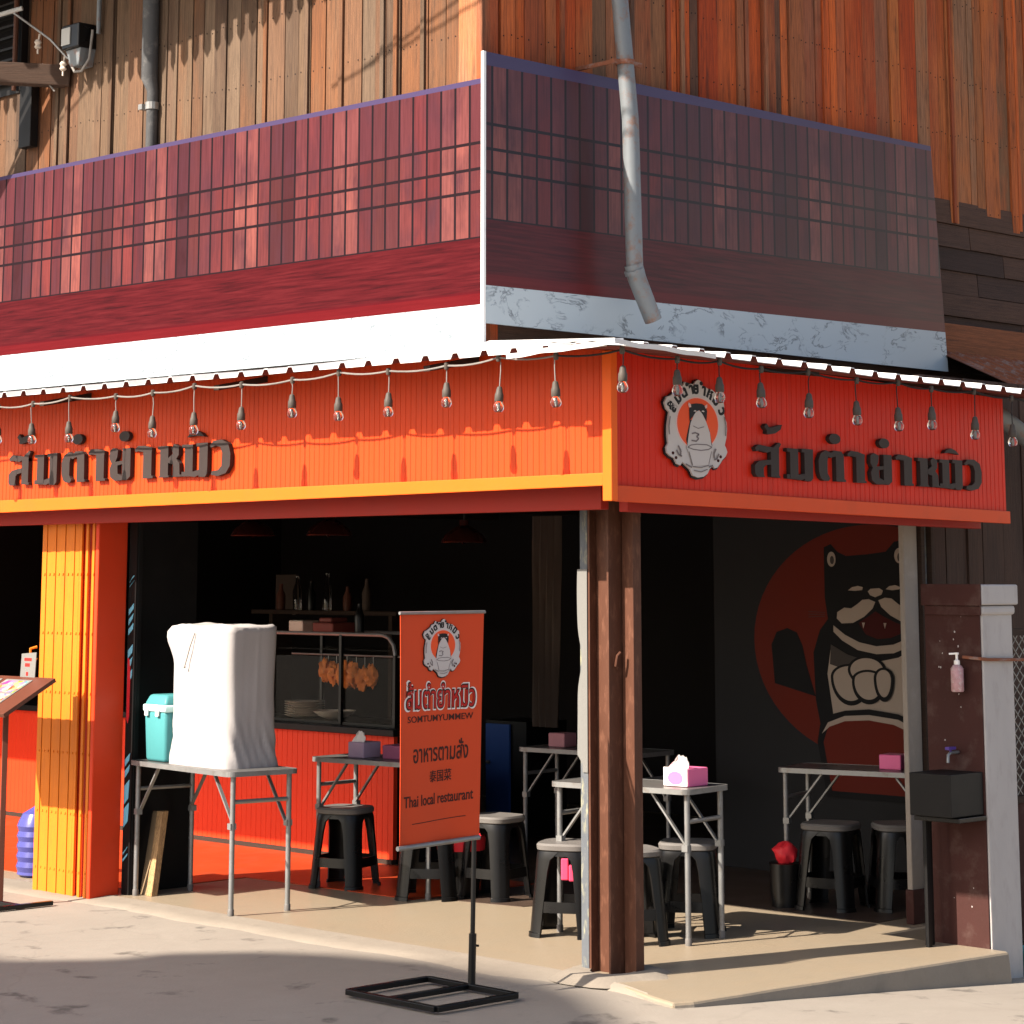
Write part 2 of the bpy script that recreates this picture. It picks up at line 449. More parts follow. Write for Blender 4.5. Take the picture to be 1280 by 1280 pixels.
def sign_print(name, axis, zr0, zg0, zl, zt, slope, phase, base, spec, rgh):
    """the printed face of the sign board: planks in a lattice, a red plank and a marble band below"""
    t = NT(name)
    o = t.sep(); s_ = t.math('ADD', o[axis], base[0])
    z = t.math('SUBTRACT', t.math('ADD', o[2], base[1]), t.math('MULTIPLY', s_, slope))
    u = t.math('ADD', s_, phase)
    cell = t.math('DIVIDE', u, 0.1)
    ci = t.math('FLOOR', cell); cf = t.math('FRACT', cell)
    rows = None
    for h in zl:
        a = t.math('GREATER_THAN', z, h); rows = a if rows is None else t.math('ADD', rows, a)
    per = t.math('FRACT', t.math('DIVIDE', t.math('ADD', ci, 0.5), 8.0))
    rnd = t.white(t.math('ADD', ci, 0.37))
    rnd2 = t.white(t.math('ADD', t.math('MULTIPLY', ci, 3.7), t.math('MULTIPLY', rows, 19.3)))
    tone = t.ramp(per, [(0.0, (0.195, 0.062, 0.052)), (0.13, (0.165, 0.054, 0.048)), (0.26, (0.080, 0.015, 0.017)), (0.38, (0.112, 0.020, 0.020)), (0.50, (0.098, 0.023, 0.024)), (0.62, (0.027, 0.007, 0.010)), (0.75, (0.017, 0.005, 0.008)), (0.875, (0.070, 0.014, 0.017))], 'CONSTANT')
    tone = t.mix(t.math('MULTIPLY', rnd2, 0.55), tone, (0.0552, 0.0175, 0.0239))
    tone = t.mix(t.math('MULTIPLY', rnd, 0.30), tone, (0.1840, 0.0506, 0.0442))
    cloud = t.noise(3.1, 4, t.scaled((2.2, 2.2, 1.0)), 0.6)
    tone = t.mix(t.ramp(cloud, [(0.45, (0, 0, 0)), (0.68, (0.75, 0.75, 0.75))]), tone, (0.0460, 0.0166, 0.0239))
    tone = t.mix(t.math('MULTIPLY', t.math('GREATER_THAN', z, zl[-1]), 0.38), tone, (0.0690, 0.0202, 0.0294))
    gv = t.scaled((26, 26, 1.4))
    g = t.noise(2.5, 7, gv, 0.65, 0.3)
    tone = t.mix(t.ramp(g, [(0.32, (0.9, 0.9, 0.9)), (0.6, (0, 0, 0))]), tone, t.mix(0.55, tone, (0.0356, 0.0086, 0.0100)))
    # lattice lines
    line = t.math('LESS_THAN', t.math('ABSOLUTE', t.math('SUBTRACT', cf, 0.5)), 0.42)
    line = t.math('SUBTRACT', 1.0, line)
    line = t.math('GREATER_THAN', t.math('ABSOLUTE', t.math('SUBTRACT', cf, 0.5)), 0.425)
    for h in list(zl) + [zg0]:
        line = t.math('MAXIMUM', line, t.math('LESS_THAN', t.math('ABSOLUTE', t.math('SUBTRACT', z, h)), 0.0075))
    col = t.mix(line, tone, (0.012, 0.006, 0.008))
    # red plank
    hv = t.scaled((1.2, 1.2, 30))
    h1 = t.noise(2.2, 7, hv, 0.65, 0.25)
    red = t.ramp(h1, [(0.30, (0.022, 0.0024, 0.0038)), (0.5, (0.052, 0.0042, 0.0062)), (0.70, (0.076, 0.008, 0.010))])
    low = t.math('LESS_THAN', z, zr0 + 0.055)
    red = t.mix(t.math('MULTIPLY', low, 0.6), red, (0.10, 0.004, 0.006))
    gap = t.math('LESS_THAN', t.math('ABSOLUTE', t.math('SUBTRACT', z, zr0 + 0.058)), 0.006)
    red = t.mix(t.math('MULTIPLY', gap, 0.7), red, (0.0558, 0.0025, 0.0050))
    col = t.mix(t.math('LESS_THAN', z, zg0), col, red)
    # marble band
    mv = t.n('ShaderNodeMapping'); mv.inputs['Rotation'].default_value = (R(35), R(35), 0); mv.inputs['Scale'].default_value = (2.4, 2.4, 5)
    t.l(t.obj, mv.inputs['Vector'])
    w1 = t.noise(2.0, 5, mv.outputs[0], 0.6, 1.2)
    vein = t.ramp(t.math('ABSOLUTE', t.math('SUBTRACT', w1, 0.5)), [(0.0, (1, 1, 1)), (0.034, (0, 0, 0))])
    w2 = t.ramp(t.noise(4.5, 4, None, 0.6), [(0.46, (0, 0, 0)), (0.56, (1, 1, 1))])
    vein = t.math('MULTIPLY', vein, w2)
    marble = t.mix(t.math('MULTIPLY', vein, 0.7), (0.36, 0.41, 0.44), (0.015, 0.022, 0.032))
    col = t.mix(t.math('LESS_THAN', z, zr0), col, marble)
    # folded upper edge
    col = t.mix(t.math('GREATER_THAN', z, zt), col, (0.050, 0.036, 0.085))
    t.color(col)
    sm = t.noise(1.7, 4, t.scaled((1, 1, 2)), 0.6)
    t.rough(t.math('ADD', rgh, t.math('MULTIPLY', sm, 0.20))); t.set(Specular_IOR_Level=spec)
    t.bump(t.noise(1.3, 2, None), 0.06, 0.05)
    return t.mat


M['print_left'] = sign_print('printed_sign_sunny', 1, 2.938, 3.252, (3.474, 3.583, 3.708), 3.992, 0.0068, 0.02, (3.9, 2.7), 0.04, 0.45)
M['print_right'] = sign_print('printed_sign_shaded', 0, 3.032, 3.343, (3.570, 3.681, 3.800), 4.082, 0.012, 0.06, (1.7, 2.8), 0.26, 0.26)

# concrete of the street and of the shop floor
def ground_mat(name, a, b, rough, stains, warm):
    t = NT(name)
    n1 = t.noise(0.9, 7, None, 0.62)
    n2 = t.noise(9.0, 6, None, 0.7)
    n3 = t.noise(70.0, 3, None, 0.6)
    col = t.mix(n1, a, b)
    col = t.mix(t.ramp(n2, [(0.35, (0.5, 0.5, 0.5)), (0.6, (0, 0, 0))]), col, t.mix(0.35, col, warm))
    sv = t.noise(2.6, 5, t.scaled((1.6, 1.6, 1)), 0.6, 0.3)
    big = t.noise(0.55, 4, None, 0.6)
    col = t.mix(t.ramp(big, [(0.42, (0.55, 0.55, 0.55)), (0.6, (0, 0, 0))]), col, t.mix(0.45, col, warm))
    col = t.mix(t.math('MULTIPLY', t.ramp(sv, [(0.60, (0, 0, 0)), (0.70, (1, 1, 1))]), stains), col, (0.06, 0.052, 0.045))
    ck = t.n('ShaderNodeTexVoronoi', feature='DISTANCE_TO_EDGE'); ck.inputs['Scale'].default_value = 0.55
    dv = t.n('ShaderNodeVectorMath', operation='ADD')
    nz = t.n('ShaderNodeTexNoise'); nz.inputs['Scale'].default_value = 3.0; t.l(t.obj, nz.inputs['Vector'])
    sc = t.n('ShaderNodeVectorMath', operation='SCALE'); sc.inputs['Scale'].default_value = 0.25
    t.l(nz.outputs[1], sc.inputs[0]); t.l(t.obj, dv.inputs[0]); t.l(sc.outputs[0], dv.inputs[1]); t.l(dv.outputs[0], ck.inputs['Vector'])
    crack = t.ramp(ck.outputs[0], [(0.0, (1, 1, 1)), (0.006, (0, 0, 0))])
    col = t.mix(t.math('MULTIPLY', crack, 0.14 if stains > 0.2 else 0.06), col, (0.10, 0.085, 0.07))
    col = t.mix(t.math('MULTIPLY', t.ramp(n3, [(0.30, (1, 1, 1)), (0.46, (0, 0, 0))]), 0.35), col, t.mix(0.5, col, warm))
    mid = t.noise(3.3, 8, t.scaled((1.0, 1.7, 1.0)), 0.72, 0.5)
    col = t.mix(t.ramp(mid, [(0.40, (0.42, 0.42, 0.42)), (0.56, (0, 0, 0))]), col, t.mix(0.4, col, warm))
    t.color(col); t.rough(rough); t.set(Specular_IOR_Level=0.25)
    t.bump(t.math('ADD', n2, t.math('MULTIPLY', n3, 0.5)), 0.35, 0.006)
    return t.mat


M['street'] = ground_mat('street_concrete', (0.285, 0.250, 0.208), (0.205, 0.180, 0.150), 0.8, 0.75, (0.20, 0.17, 0.14))
M['floor'] = ground_mat('floor_concrete', (0.265, 0.218, 0.158), (0.215, 0.174, 0.124), 0.42, 0.12, (0.27, 0.20, 0.13))
M['kerb'] = ground_mat('kerb_concrete', (0.250, 0.212, 0.168), (0.20, 0.172, 0.138), 0.85, 0.2, (0.15, 0.125, 0.10))

# ------------------------------------------------------------------ the ground: street sheet, shop floor slab
def sstep(a, b, x):
    k = max(0.0, min(1.0, (x - a) / (b - a))); return k * k * (3 - 2 * k)


def street_z(x, y):
    z = -0.016 - 0.058 * max(0.0, min(x + 0.30, 2.6)) * (1.0 - sstep(0.5, 2.5, y))
    return z + 0.006 * mnoise.noise((x * 0.6, y * 0.6, 3.1))


xs = [-300, -120, -50, -25, -14] + [-9 + 0.35 * i for i in range(40)] + [6, 9, 16, 30, 60, 140, 300]
ys = [-300, -120, -50, -25, -14] + [-8 + 0.35 * i for i in range(52)] + [12, 18, 30, 60, 140, 300]
mb = MB()
mb.add([(x, y, street_z(x, y)) for y in ys for x in xs],
       [(j * len(xs) + i, j * len(xs) + i + 1, (j + 1) * len(xs) + i + 1, (j + 1) * len(xs) + i) for j in range(len(ys) - 1) for i in range(len(xs) - 1)])
structure('street', mb, M['street'], smooth=40)

slab = [(-0.06, 9.0), (-0.06, 4.0), (-0.055, 3.0), (-0.07, 2.0), (-0.06, 1.0), (-0.075, 0.3), (-0.10, 0.0), (-0.16, -0.22), (-0.27, -0.50), (-0.31, -0.63), (-0.22, -0.668),
        (0.2, -0.70), (0.8, -0.752), (1.3, -0.80), (1.77, -0.842), (1.79, -0.10), (5.5, -0.10), (5.5, 9.0)]
rim = []
for (a, b), (c, d) in zip(slab, slab[1:] + slab[:1]):
    m_ = max(1, int(math.hypot(c - a, d - b) / 0.12)) if b < -0.2 and d < -0.2 else 1
    for k in range(m_):
        q = (a + (c - a) * k / m_, b + (d - b) * k / m_)
        rim.append((q[0], q[1] + (0.012 * mnoise.noise((q[0] * 5, q[1] * 5, 2)) if 0 < k else 0)))
mb = MB(); n = len(rim)
top = [(a, b, 0.0) for a, b in rim]
low = [(a, b - (0.03 + 0.012 * mnoise.noise((a * 4, 7, 1)) if b < -0.6 else 0), -0.3) for a, b in rim]
mb.add(top + low, [tuple(range(n))] , 0.0, 0)
mb.add(top + low, [(i, (i + 1) % n, n + (i + 1) % n, n + i) for i in range(n)], 0.0, 1)
structure('pavement', mb, [M['floor'], M['kerb']], bevel=0.012)

# mortar fillet that runs down from the floor edge to the street
mb = MB(); A = []
path = [(-0.055, 6.0), (-0.055, 4.0), (-0.052, 3.0), (-0.064, 2.0), (-0.055, 1.0), (-0.070, 0.3), (-0.095, 0.0), (-0.155, -0.22), (-0.235, -0.42)]
fine = []
for (p0, q0), (p1, q1) in zip(path, path[1:]):
    L = math.hypot(p1 - p0, q1 - q0); m_ = max(2, int(L / 0.07))
    fine += [(p0 + (p1 - p0) * k / m_, q0 + (q1 - q0) * k / m_) for k in range(m_)]
fine.append(path[-1]); N = len(fine) - 1
for i, (x, y) in enumerate(fine):
    p0 = fine[max(0, i - 1)]; p1 = fine[min(N, i + 1)]
    dx, dy = p1[0] - p0[0], p1[1] - p0[1]; L = math.hypot(dx, dy); nx, ny = dy / L, -dx / L
    if nx > 0: nx, ny = -nx, -ny
    wv = 0.05 * mnoise.noise((y * 1.3, 0.2, 0)) + 0.025 * mnoise.noise((y * 6, 1.2, 0))
    out = (0.20 + wv) * (0.02 + 0.98 * sstep(-0.44, 0.6, y))
    x2, y2 = x + nx * out, y + ny * out; z1 = street_z(x2, y2)
    xm, ym = x + nx * out * 0.45, y + ny * out * 0.45
    A += [(x - nx * 0.012, y - ny * 0.012, 0.003), (xm, ym, z1 * 0.45 + 0.003 + 0.004 * mnoise.noise((y * 9, 5, 0))), (x2, y2, z1 + 0.003), (x2 + nx * 0.03, y2 + ny * 0.03, z1 - 0.03)]
fs = []
for i in range(N):
    for q in range(3):
        fs.append((i * 4 + q, i * 4 + q + 1, (i + 1) * 4 + q + 1, (i + 1) * 4 + q))
mb.add(A, fs)
structure('kerb_strip', mb, M['kerb'], smooth=60)
mb = MB(); mb.prism([(0.16, 3.70), (0.95, 3.70), (1.0, 2.35), (1.915, 2.35), (1.915, 8.6), (0.16, 8.6)], lambda u, v, q: (u, v, q), 0.0, 0.004)
structure('floor_paint_and_shade', mb, paint('red_floor_paint', (0.40, 0.050, 0.014), 0.32, 0.2, 3.0, dirt=(0.2, 0.09, 0.05), dirt_amt=0.35))
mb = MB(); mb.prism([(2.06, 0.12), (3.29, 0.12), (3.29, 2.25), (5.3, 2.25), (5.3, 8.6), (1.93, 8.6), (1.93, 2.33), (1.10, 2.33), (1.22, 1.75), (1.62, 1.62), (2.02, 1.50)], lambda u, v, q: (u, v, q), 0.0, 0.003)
structure('floor_paint_and_shade', mb, paint('shade_floor_tint', (0.060, 0.040, 0.030), 0.35, 0.25, 3.0, dirt=(0.11, 0.075, 0.055), dirt_amt=0.4))  # dark sheet: the room's shade put into the floor colour up to the sun line
# mortar collar round the foot of the corner post
mb = MB(); ring = []
for k in range(28):
    a = 2 * math.pi * k / 28
    w = 1 + 0.18 * mnoise.noise((math.cos(a) * 2, math.sin(a) * 2, 7))
    for rr, zz in ((0.10, 0.014), (0.20 * w, 0.016), (0.27 * w, -0.004 if math.cos(a) > -0.2 else -0.016)):
        ring.append((0.04 + rr * math.cos(a), 0.02 + rr * 0.95 * math.sin(a), zz))
fs = [(k * 3 + q, ((k + 1) % 28) * 3 + q, ((k + 1) % 28) * 3 + q + 1, k * 3 + q + 1) for k in range(28) for q in range(2)]
mb.add(ring, fs)
structure('mortar_surface', mb, M['kerb'], smooth=60)

# ------------------------------------------------------------------ the timber shophouse
house = thing('shophouse', 'old two-storey corner shophouse with weathered timber boards over an open restaurant', 'building', (1.5, 3.0, 0))


NAILS = []
def boards(axis, at, s0, s1, z0, z1, wmin, wmax, out, seed, zf=None, lean=0.0):
    """vertical boards standing side by side in the plane axis = at, facing `out`"""
    rg = random.Random(seed); mb = MB(); s_ = s0; NAILS.clear()
    while s_ < s1:
        w = rg.uniform(wmin, wmax); d = rg.uniform(0.0, 0.014); g = rg.uniform(0.002, 0.008)
        rnd = rg.random()
        a, b = s_, s_ + w - g
        zb = z0 + rg.uniform(-0.012, 0.012) if zf is None else zf(s_)
        dx = rg.uniform(-0.006, 0.006) + lean
        near, far = at + out * (0.02 + d), at - out * 0.01
        p = [(near, a), (near, b), (far, b), (far, a)]
        lo = []; hi = []
        for q, sv in p:
            if axis == 'x': lo.append((q, sv, zb)); hi.append((q, sv + dx, z1))
            else: lo.append((sv, q, zb)); hi.append((sv + dx, q, z1))
        mb.hexa(lo, hi, rnd)
        for zn in (z0 + 0.09, 4.28, 4.62, 5.1):
            for f_ in (0.22, 0.78):
                NAILS.append((near, a + (b - a) * f_ + rg.uniform(-0.006, 0.006), zn + rg.uniform(-0.012, 0.012)))
        if rg.random() < 0.22:   # a narrow cover batten
            c = a + rg.uniform(-0.01, 0.02); near2 = near + out * 0.014
            p = [(near2, c), (near2, c + 0.028), (near, c + 0.028), (near, c)]
            lo = []; hi = []
            for q, sv in p:
                if axis == 'x': lo.append((q, sv, zb)); hi.append((q, sv + dx, z1))
                else: lo.append((sv, q, zb)); hi.append((sv + dx, q, z1))
            mb.hexa(lo, hi, rg.random())
        s_ += w
    return mb


part('upper_wall', boards('x', 0.0, 0.93, 7.5, 2.5, 6.3, 0.085, 0.15, -1, 3), M['planks_pale'], house, bevel=0.002)
mb = MB()
for q, sv, zn in NAILS:
    r_ = 0.0042
    mb.prism([(sv + r_ * math.cos(k * 1.047), zn + r_ * math.sin(k * 1.047)) for k in range(6)], lambda u, v, w: (q - w, u, v), 0.0, 0.002)
tag(part('nail_heads', mb, M['nail'], house), kind='stuff')
part('upper_wall', boards('y', 0.80, 0.10, 6.5, 3.76, 6.3, 0.055, 0.165, -1, 11), M['planks_red'], house, bevel=0.002)
mb = MB()
for q, sv, zn in NAILS:
    r_ = 0.0042
    mb.prism([(sv + r_ * math.cos(k * 1.047), zn + r_ * math.sin(k * 1.047)) for k in range(6)], lambda u, v, w: (u, q - w, v), 0.0, 0.002)
tag(part('nail_heads', mb, M['nail'], house), kind='stuff')
mb = MB(); mb.box(-0.035, 0.765, 2.4, 0.075, 0.80, 6.3, 0.05).box(-0.035, 0.80, 2.4, 0.0, 0.93, 6.3, 0.72)
part('corner_post', mb, M['planks_red'], house, bevel=0.004)
rg = random.Random(5); mb = MB(); z = 2.72
while z < 3.76:
    h = rg.uniform(0.12, 0.17); d = rg.uniform(0, 0.012); x = -0.05
    while x < 6.5:
        L = rg.uniform(1.2, 2.4)
        mb.hexa([(x, 0.775 - d, z), (x + L - 0.006, 0.775 - d, z - 0.004), (x + L - 0.006, 0.81, z), (x, 0.81, z)],
                [(x, 0.785 - d, z + h - 0.004), (x + L - 0.006, 0.785 - d, z + h - 0.004), (x + L - 0.006, 0.81, z + h - 0.004), (x, 0.81, z + h - 0.004)], rg.random())
        x += L
    z += h
part('lower_boarding', mb, M['planks_dark'], house, bevel=0.002)
mb = MB(); mb.box(3.55, 0.72, 2.96, 6.4, 0.77, 3.14, 0.55)
part('timber_band', mb, planks('band_boards', [(0.0, (0.24, 0.085, 0.04)), (1.0, (0.30, 0.11, 0.05))], 'x', grime=0.7), house, bevel=0.004)

# eaves with a carved fringe over the sunny side, out of the picture but casting the picket shadow
mb = MB()
mb.hexa([(-1.06, 0.3, 5.55), (0.1, 0.3, 6.25), (0.1, 8.2, 6.25), (-1.06, 8.2, 5.62)], [(-1.06, 0.3, 5.58), (0.1, 0.3, 6.28), (0.1, 8.2, 6.28), (-1.06, 8.2, 5.65)])
mb.hexa([(0.1, 0.3, 6.25), (6.8, -0.2, 6.25), (6.8, 8.2, 8.6), (0.1, 8.2, 6.25)], [(0.1, 0.3, 6.28), (6.8, -0.2, 6.28), (6.8, 8.2, 8.63), (0.1, 8.2, 6.28)])
part('roof', mb, M['rust'], house)
mb = MB(); y = 1.0; k = 0
rg = random.Random(2)
def fringe_z(y): return 5.285 + 0.13 * max(-0.055, 3.45 - y)
while y < 8.0:
    zt = fringe_z(y)
    pk = [(y, zt + 0.045), (y + 0.031, zt), (y + 0.062, zt + 0.045), (y + 0.062, zt + 0.135), (y + 0.0995, zt + 0.135), (y + 0.0995, 5.72), (y, 5.72)]
    mb.prism(pk, lambda u, v, q: (-1.0 - q, u, v), 0.0, 0.015)
    y += 0.0995
part('eave_fringe', mb, M['dark_wood'], house)

# timber and openings at the far end of the sunny upper wall
mb = MB(); mb.box(-0.09, 4.56, 4.2, -0.036, 4.685, 4.66, 0.3)
part('wall_post', mb, M['black_paint'], house, bevel=0.004)
mb = MB()
for i in range(12): mb.hexa([(-0.075, 4.74, 4.62 + i * 0.07), (-0.04, 4.74, 4.64 + i * 0.07), (-0.04, 5.5, 4.64 + i * 0.07), (-0.075, 5.5, 4.62 + i * 0.07)], [(-0.075, 4.74, 4.635 + i * 0.07), (-0.04, 4.74, 4.685 + i * 0.07), (-0.04, 5.5, 4.685 + i * 0.07), (-0.075, 5.5, 4.635 + i * 0.07)])
for y0 in (4.70, 5.5): mb.box(-0.08, y0, 4.56, -0.036, y0 + 0.045, 5.5)
mb.box(-0.041, 4.72, 4.56, -0.037, 5.52, 5.5)
part('louvre_shutter', mb, M['black_paint'], house)
mb = MB(); mb.tube([(-0.10, 4.735, 4.56), (-0.10, 4.735, 5.4)], 0.016, 8)
part('shutter_rod', mb, M['brown_post'], house, smooth=40)

# ground floor: columns, walls, ceiling
mb = MB(); mb.box(2.145, -0.04, 0.0, 2.262, -0.008, 2.02)
col_ = part('concrete_column', mb, M['concrete_col'], house, bevel=0.006)
mb = MB(); mb.box(2.137, -0.050, 0.0, 2.268, -0.002, 0.165)
part('column_base', mb, M['maroon'], col_, bevel=0.004)
part('street_wall', boards('y', 0.02, 2.36, 6.4, -0.15, 2.72, 0.12, 0.2, -1, 23), M['planks_brown'], house, bevel=0.002)
mb = MB(); mb.box(2.270, -0.06, 0.0, 2.30, 0.02, 2.05).box(2.335, -0.075, 0.0, 2.36, 0.02, 2.05)
part('door_jamb', mb, M['dark_wood'], house, bevel=0.003)
mb = MB(); mb.box(2.302, -0.045, 0.0, 2.333, 0.01, 2.05)
part('sliding_track', mb, M['grey_post'], house, bevel=0.002)
mb = MB()
mb.box(3.3, 0.06, 0.0, 3.40, 2.2, 2.35)      # wall that carries the painting
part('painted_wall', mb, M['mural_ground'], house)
mb = MB()
mb.box(5.4, 2.2, 0.0, 5.5, 9.0, 2.35).box(3.40, 2.1, 0.0, 5.4, 2.2, 2.35).box(0.35, 8.9, 0, 5.4, 9.0, 2.35)
mb.box(2.36, 0.045, 0.0, 3.3, 0.06, 2.6)
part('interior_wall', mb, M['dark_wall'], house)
mb = MB(); mb.box(0.02, 0.05, 2.24, 5.5, 9.0, 2.30)
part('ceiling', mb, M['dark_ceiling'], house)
mb = MB()
for y0 in (1.6, 3.1, 4.6, 6.1): mb.box(0.1, y0, 2.12, 5.3, y0 + 0.07, 2.24)
part('ceiling_joists', mb, M['dark_wood'], house)
mb = MB(); mb.box(0.02, 0.20, 2.0, 0.10, 9.0, 2.6).box(0.16, -0.0, 2.0, 2.4, 0.06, 2.6)
part('lintel', mb, M['dark_wood'], house)
mb = MB(); mb.box(-0.072, 0.85, 2.55, 0.0, 7.5, 2.8).box(-0.05, 0.70, 2.55, 5.5, 0.76, 2.74)
part('wall_plate', mb, M['dark_wood'], house)

# ------------------------------------------------------------------ painted cat on the inner wall
mural = thing('wall_painting', 'large wall painting of a black and white cat in front of an orange disc', 'mural', (3.3, 1.0, 0.0))
ZM = [(0.0, 0.0), (0.40, 0.45), (0.82, 0.94), (0.93, 1.12), (1.12, 1.27), (1.37, 1.47), (1.57, 1.62), (1.755, 1.785), (1.88, 1.90), (3.0, 3.0)]
def zmap(v):
    for (a, b), (c, d) in zip(ZM, ZM[1:]):
        if a <= v <= c: return b + (d - b) * (v - a) / (c - a)
    return v
def mural_part(name, poly, mat, lay, par=None, cut=True):
    if name != 'orange_disc': poly = [(u, zmap(v)) for u, v in poly]
    # poly in (y, z) of the wall; layers 1.5 mm apart
    mb = MB(); mb.prism(poly, lambda u, v, q: (3.3 - q, u, v), 0.0 if lay == 1 else 0.0015 * (lay - 1), 0.0015 * lay)
    return part(name, mb, M[mat], par or mural, root=mural)
def ell(cx, cz, a, b, n=40, t0=0.0, t1=2 * math.pi, rot=0.0):
    out = []
    for i in range(n + (0 if abs(t1 - t0 - 2 * math.pi) < 1e-6 else 1)):
        q = t0 + (t1 - t0) * i / n
        u, v = a * math.cos(q), b * math.sin(q)
        out.append((cx + u * math.cos(rot) - v * math.sin(rot), cz + u * math.sin(rot) + v * math.cos(rot)))
    return out
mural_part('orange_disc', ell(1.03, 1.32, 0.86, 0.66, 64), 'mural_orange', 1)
body = [(1.36, 0.55), (1.44, 0.85), (1.45, 1.10), (1.40, 1.26), (1.34, 1.34), (1.36, 1.50), (1.36, 1.72), (1.36, 1.83), (1.31, 1.85), (1.26, 1.80), (1.20, 1.775), (1.05, 1.785), (0.92, 1.80), (0.86, 1.86), (0.80, 1.87), (0.74, 1.85), (0.66, 1.60), (0.62, 1.35), (0.60, 0.95), (0.62, 0.55)]
cat_b = mural_part('painted_cat', body, 'mural_black', 2)
tail = [(1.74, 0.9), (1.76, 1.15), (1.72, 1.24), (1.64, 1.27), (1.57, 1.24), (1.53, 1.15), (1.50, 1.0), (1.44, 0.86)]
mural_part('painted_tail', tail, 'mural_black', 2)
def cp(n, poly, m, l): return mural_part(n, poly, m, l, cat_b)
cp('inner_ear', ell(1.305, 1.755, 0.030, 0.047), 'mural_cream', 3); cp('inner_ear', ell(0.825, 1.775, 0.035, 0.047), 'mural_cream', 3)
cp('ear_shade', ell(1.300, 1.75, 0.014, 0.026), 'mural_grey', 4); cp('ear_shade', ell(0.82, 1.765, 0.018, 0.028), 'mural_grey', 4)
cp('eye', [(1.19, 1.555), (1.16, 1.578), (1.12, 1.586), (1.085, 1.578), (1.09, 1.558), (1.14, 1.552)], 'mural_cream', 3)
cp('eye', [(0.925, 1.565), (0.90, 1.585), (0.86, 1.592), (0.825, 1.58), (0.83, 1.565), (0.88, 1.558)], 'mural_cream', 3)
cp('nose', [(1.05, 1.548), (1.03, 1.568), (0.97, 1.572), (0.945, 1.555), (0.955, 1.525), (1.0, 1.505), (1.035, 1.52)], 'mural_cream', 3)
muz = [(1.045, 1.49), (1.00, 1.47), (1.02, 1.42), (1.08, 1.36), (1.16, 1.315), (1.24, 1.31), (1.275, 1.345), (1.27, 1.39), (1.22, 1.425), (1.17, 1.42), (1.13, 1.45), (1.09, 1.485)]
cp('muzzle', muz, 'mural_cream', 3)
cp('muzzle', [(2 * 0.995 - 0.012 - u, v + 0.012) for u, v in reversed(muz)], 'mural_cream', 3)
cp('mouth', [(1.12, 1.315), (1.06, 1.355), (1.00, 1.40), (0.94, 1.36), (0.86, 1.32), (0.80, 1.30), (0.82, 1.25), (0.90, 1.215), (0.99, 1.205), (1.07, 1.235)], 'mural_red', 3)
for u in (1.085, 0.935): cp('fang', [(u - 0.010, 1.318), (u + 0.010, 1.318), (u + 0.002, 1.278)], 'mural_cream', 4)
jaw = [(1.30, 1.295), (1.22, 1.23), (1.12, 1.18), (1.0, 1.155), (0.88, 1.17), (0.78, 1.215), (0.70, 1.28), (0.70, 1.23), (0.78, 1.155), (0.88, 1.11), (1.0, 1.10), (1.13, 1.125), (1.24, 1.19), (1.30, 1.25)]
cp('chin', jaw, 'mural_cream', 3)
belly = [(1.32, 1.15), (1.20, 1.08), (1.02, 1.04), (0.85, 1.08), (0.70, 1.17), (0.64, 1.0), (0.64, 0.72), (1.30, 0.72), (1.35, 0.95)]
cp('belly', belly, 'mural_cream', 3)
cp('chest_shade', [(1.32, 1.16), (1.20, 1.09), (1.05, 1.045), (1.10, 1.00), (1.22, 0.985), (1.33, 1.02)], 'mural_grey', 4)
def arc_band(cx, cz, a, b, w, t0, t1, n=24):
    o = ell(cx, cz, a + w / 2, b + w / 2, n, t0, t1); i = ell(cx, cz, a - w / 2, b - w / 2, n, t0, t1)
    return o + list(reversed(i))
for k_, (cx_, cz_, a_, b_) in enumerate(((1.185, 0.930, 0.120, 0.080), (1.065, 0.985, 0.115, 0.085), (1.055, 0.915, 0.095, 0.058), (0.945, 0.930, 0.050, 0.062))):
    cp('paw_outline', ell(cx_, cz_, a_ + 0.020, b_ + 0.016), 'mural_black', 5 + 2 * k_)
    cp('paw', ell(cx_, cz_, a_, b_), 'mural_cream', 6 + 2 * k_)
bowl = [(1.42, 0.66), (1.40, 0.74), (1.34, 0.79), (1.22, 0.815), (1.05, 0.825), (0.85, 0.81), (0.68, 0.76), (0.62, 0.62), (0.66, 0.40), (1.36, 0.40)]
bw = mural_part('painted_bowl', bowl, 'mural_black', 13)
mural_part('bowl_front', [(1.375, 0.66), (1.34, 0.735), (1.22, 0.765), (1.05, 0.775), (0.88, 0.76), (0.74, 0.72), (0.68, 0.6), (0.71, 0.43), (1.32, 0.43)], 'mural_orange', 14, bw)
mural_part('bowl_rim', [(1.385, 0.70), (1.34, 0.755), (1.22, 0.79), (1.05, 0.80), (0.85, 0.785), (0.72, 0.74), (0.74, 0.72), (0.88, 0.76), (1.05, 0.775), (1.22, 0.765), (1.33, 0.735)], 'mural_cream', 15, bw)
for i in range(3):
    mural_part('whisker', [(1.48, 1.39 - 0.02 * i), (1.36, 1.385 - 0.014 * i), (1.36, 1.388 - 0.014 * i), (1.48, 1.394 - 0.02 * i)], 'mural_grey', 3)

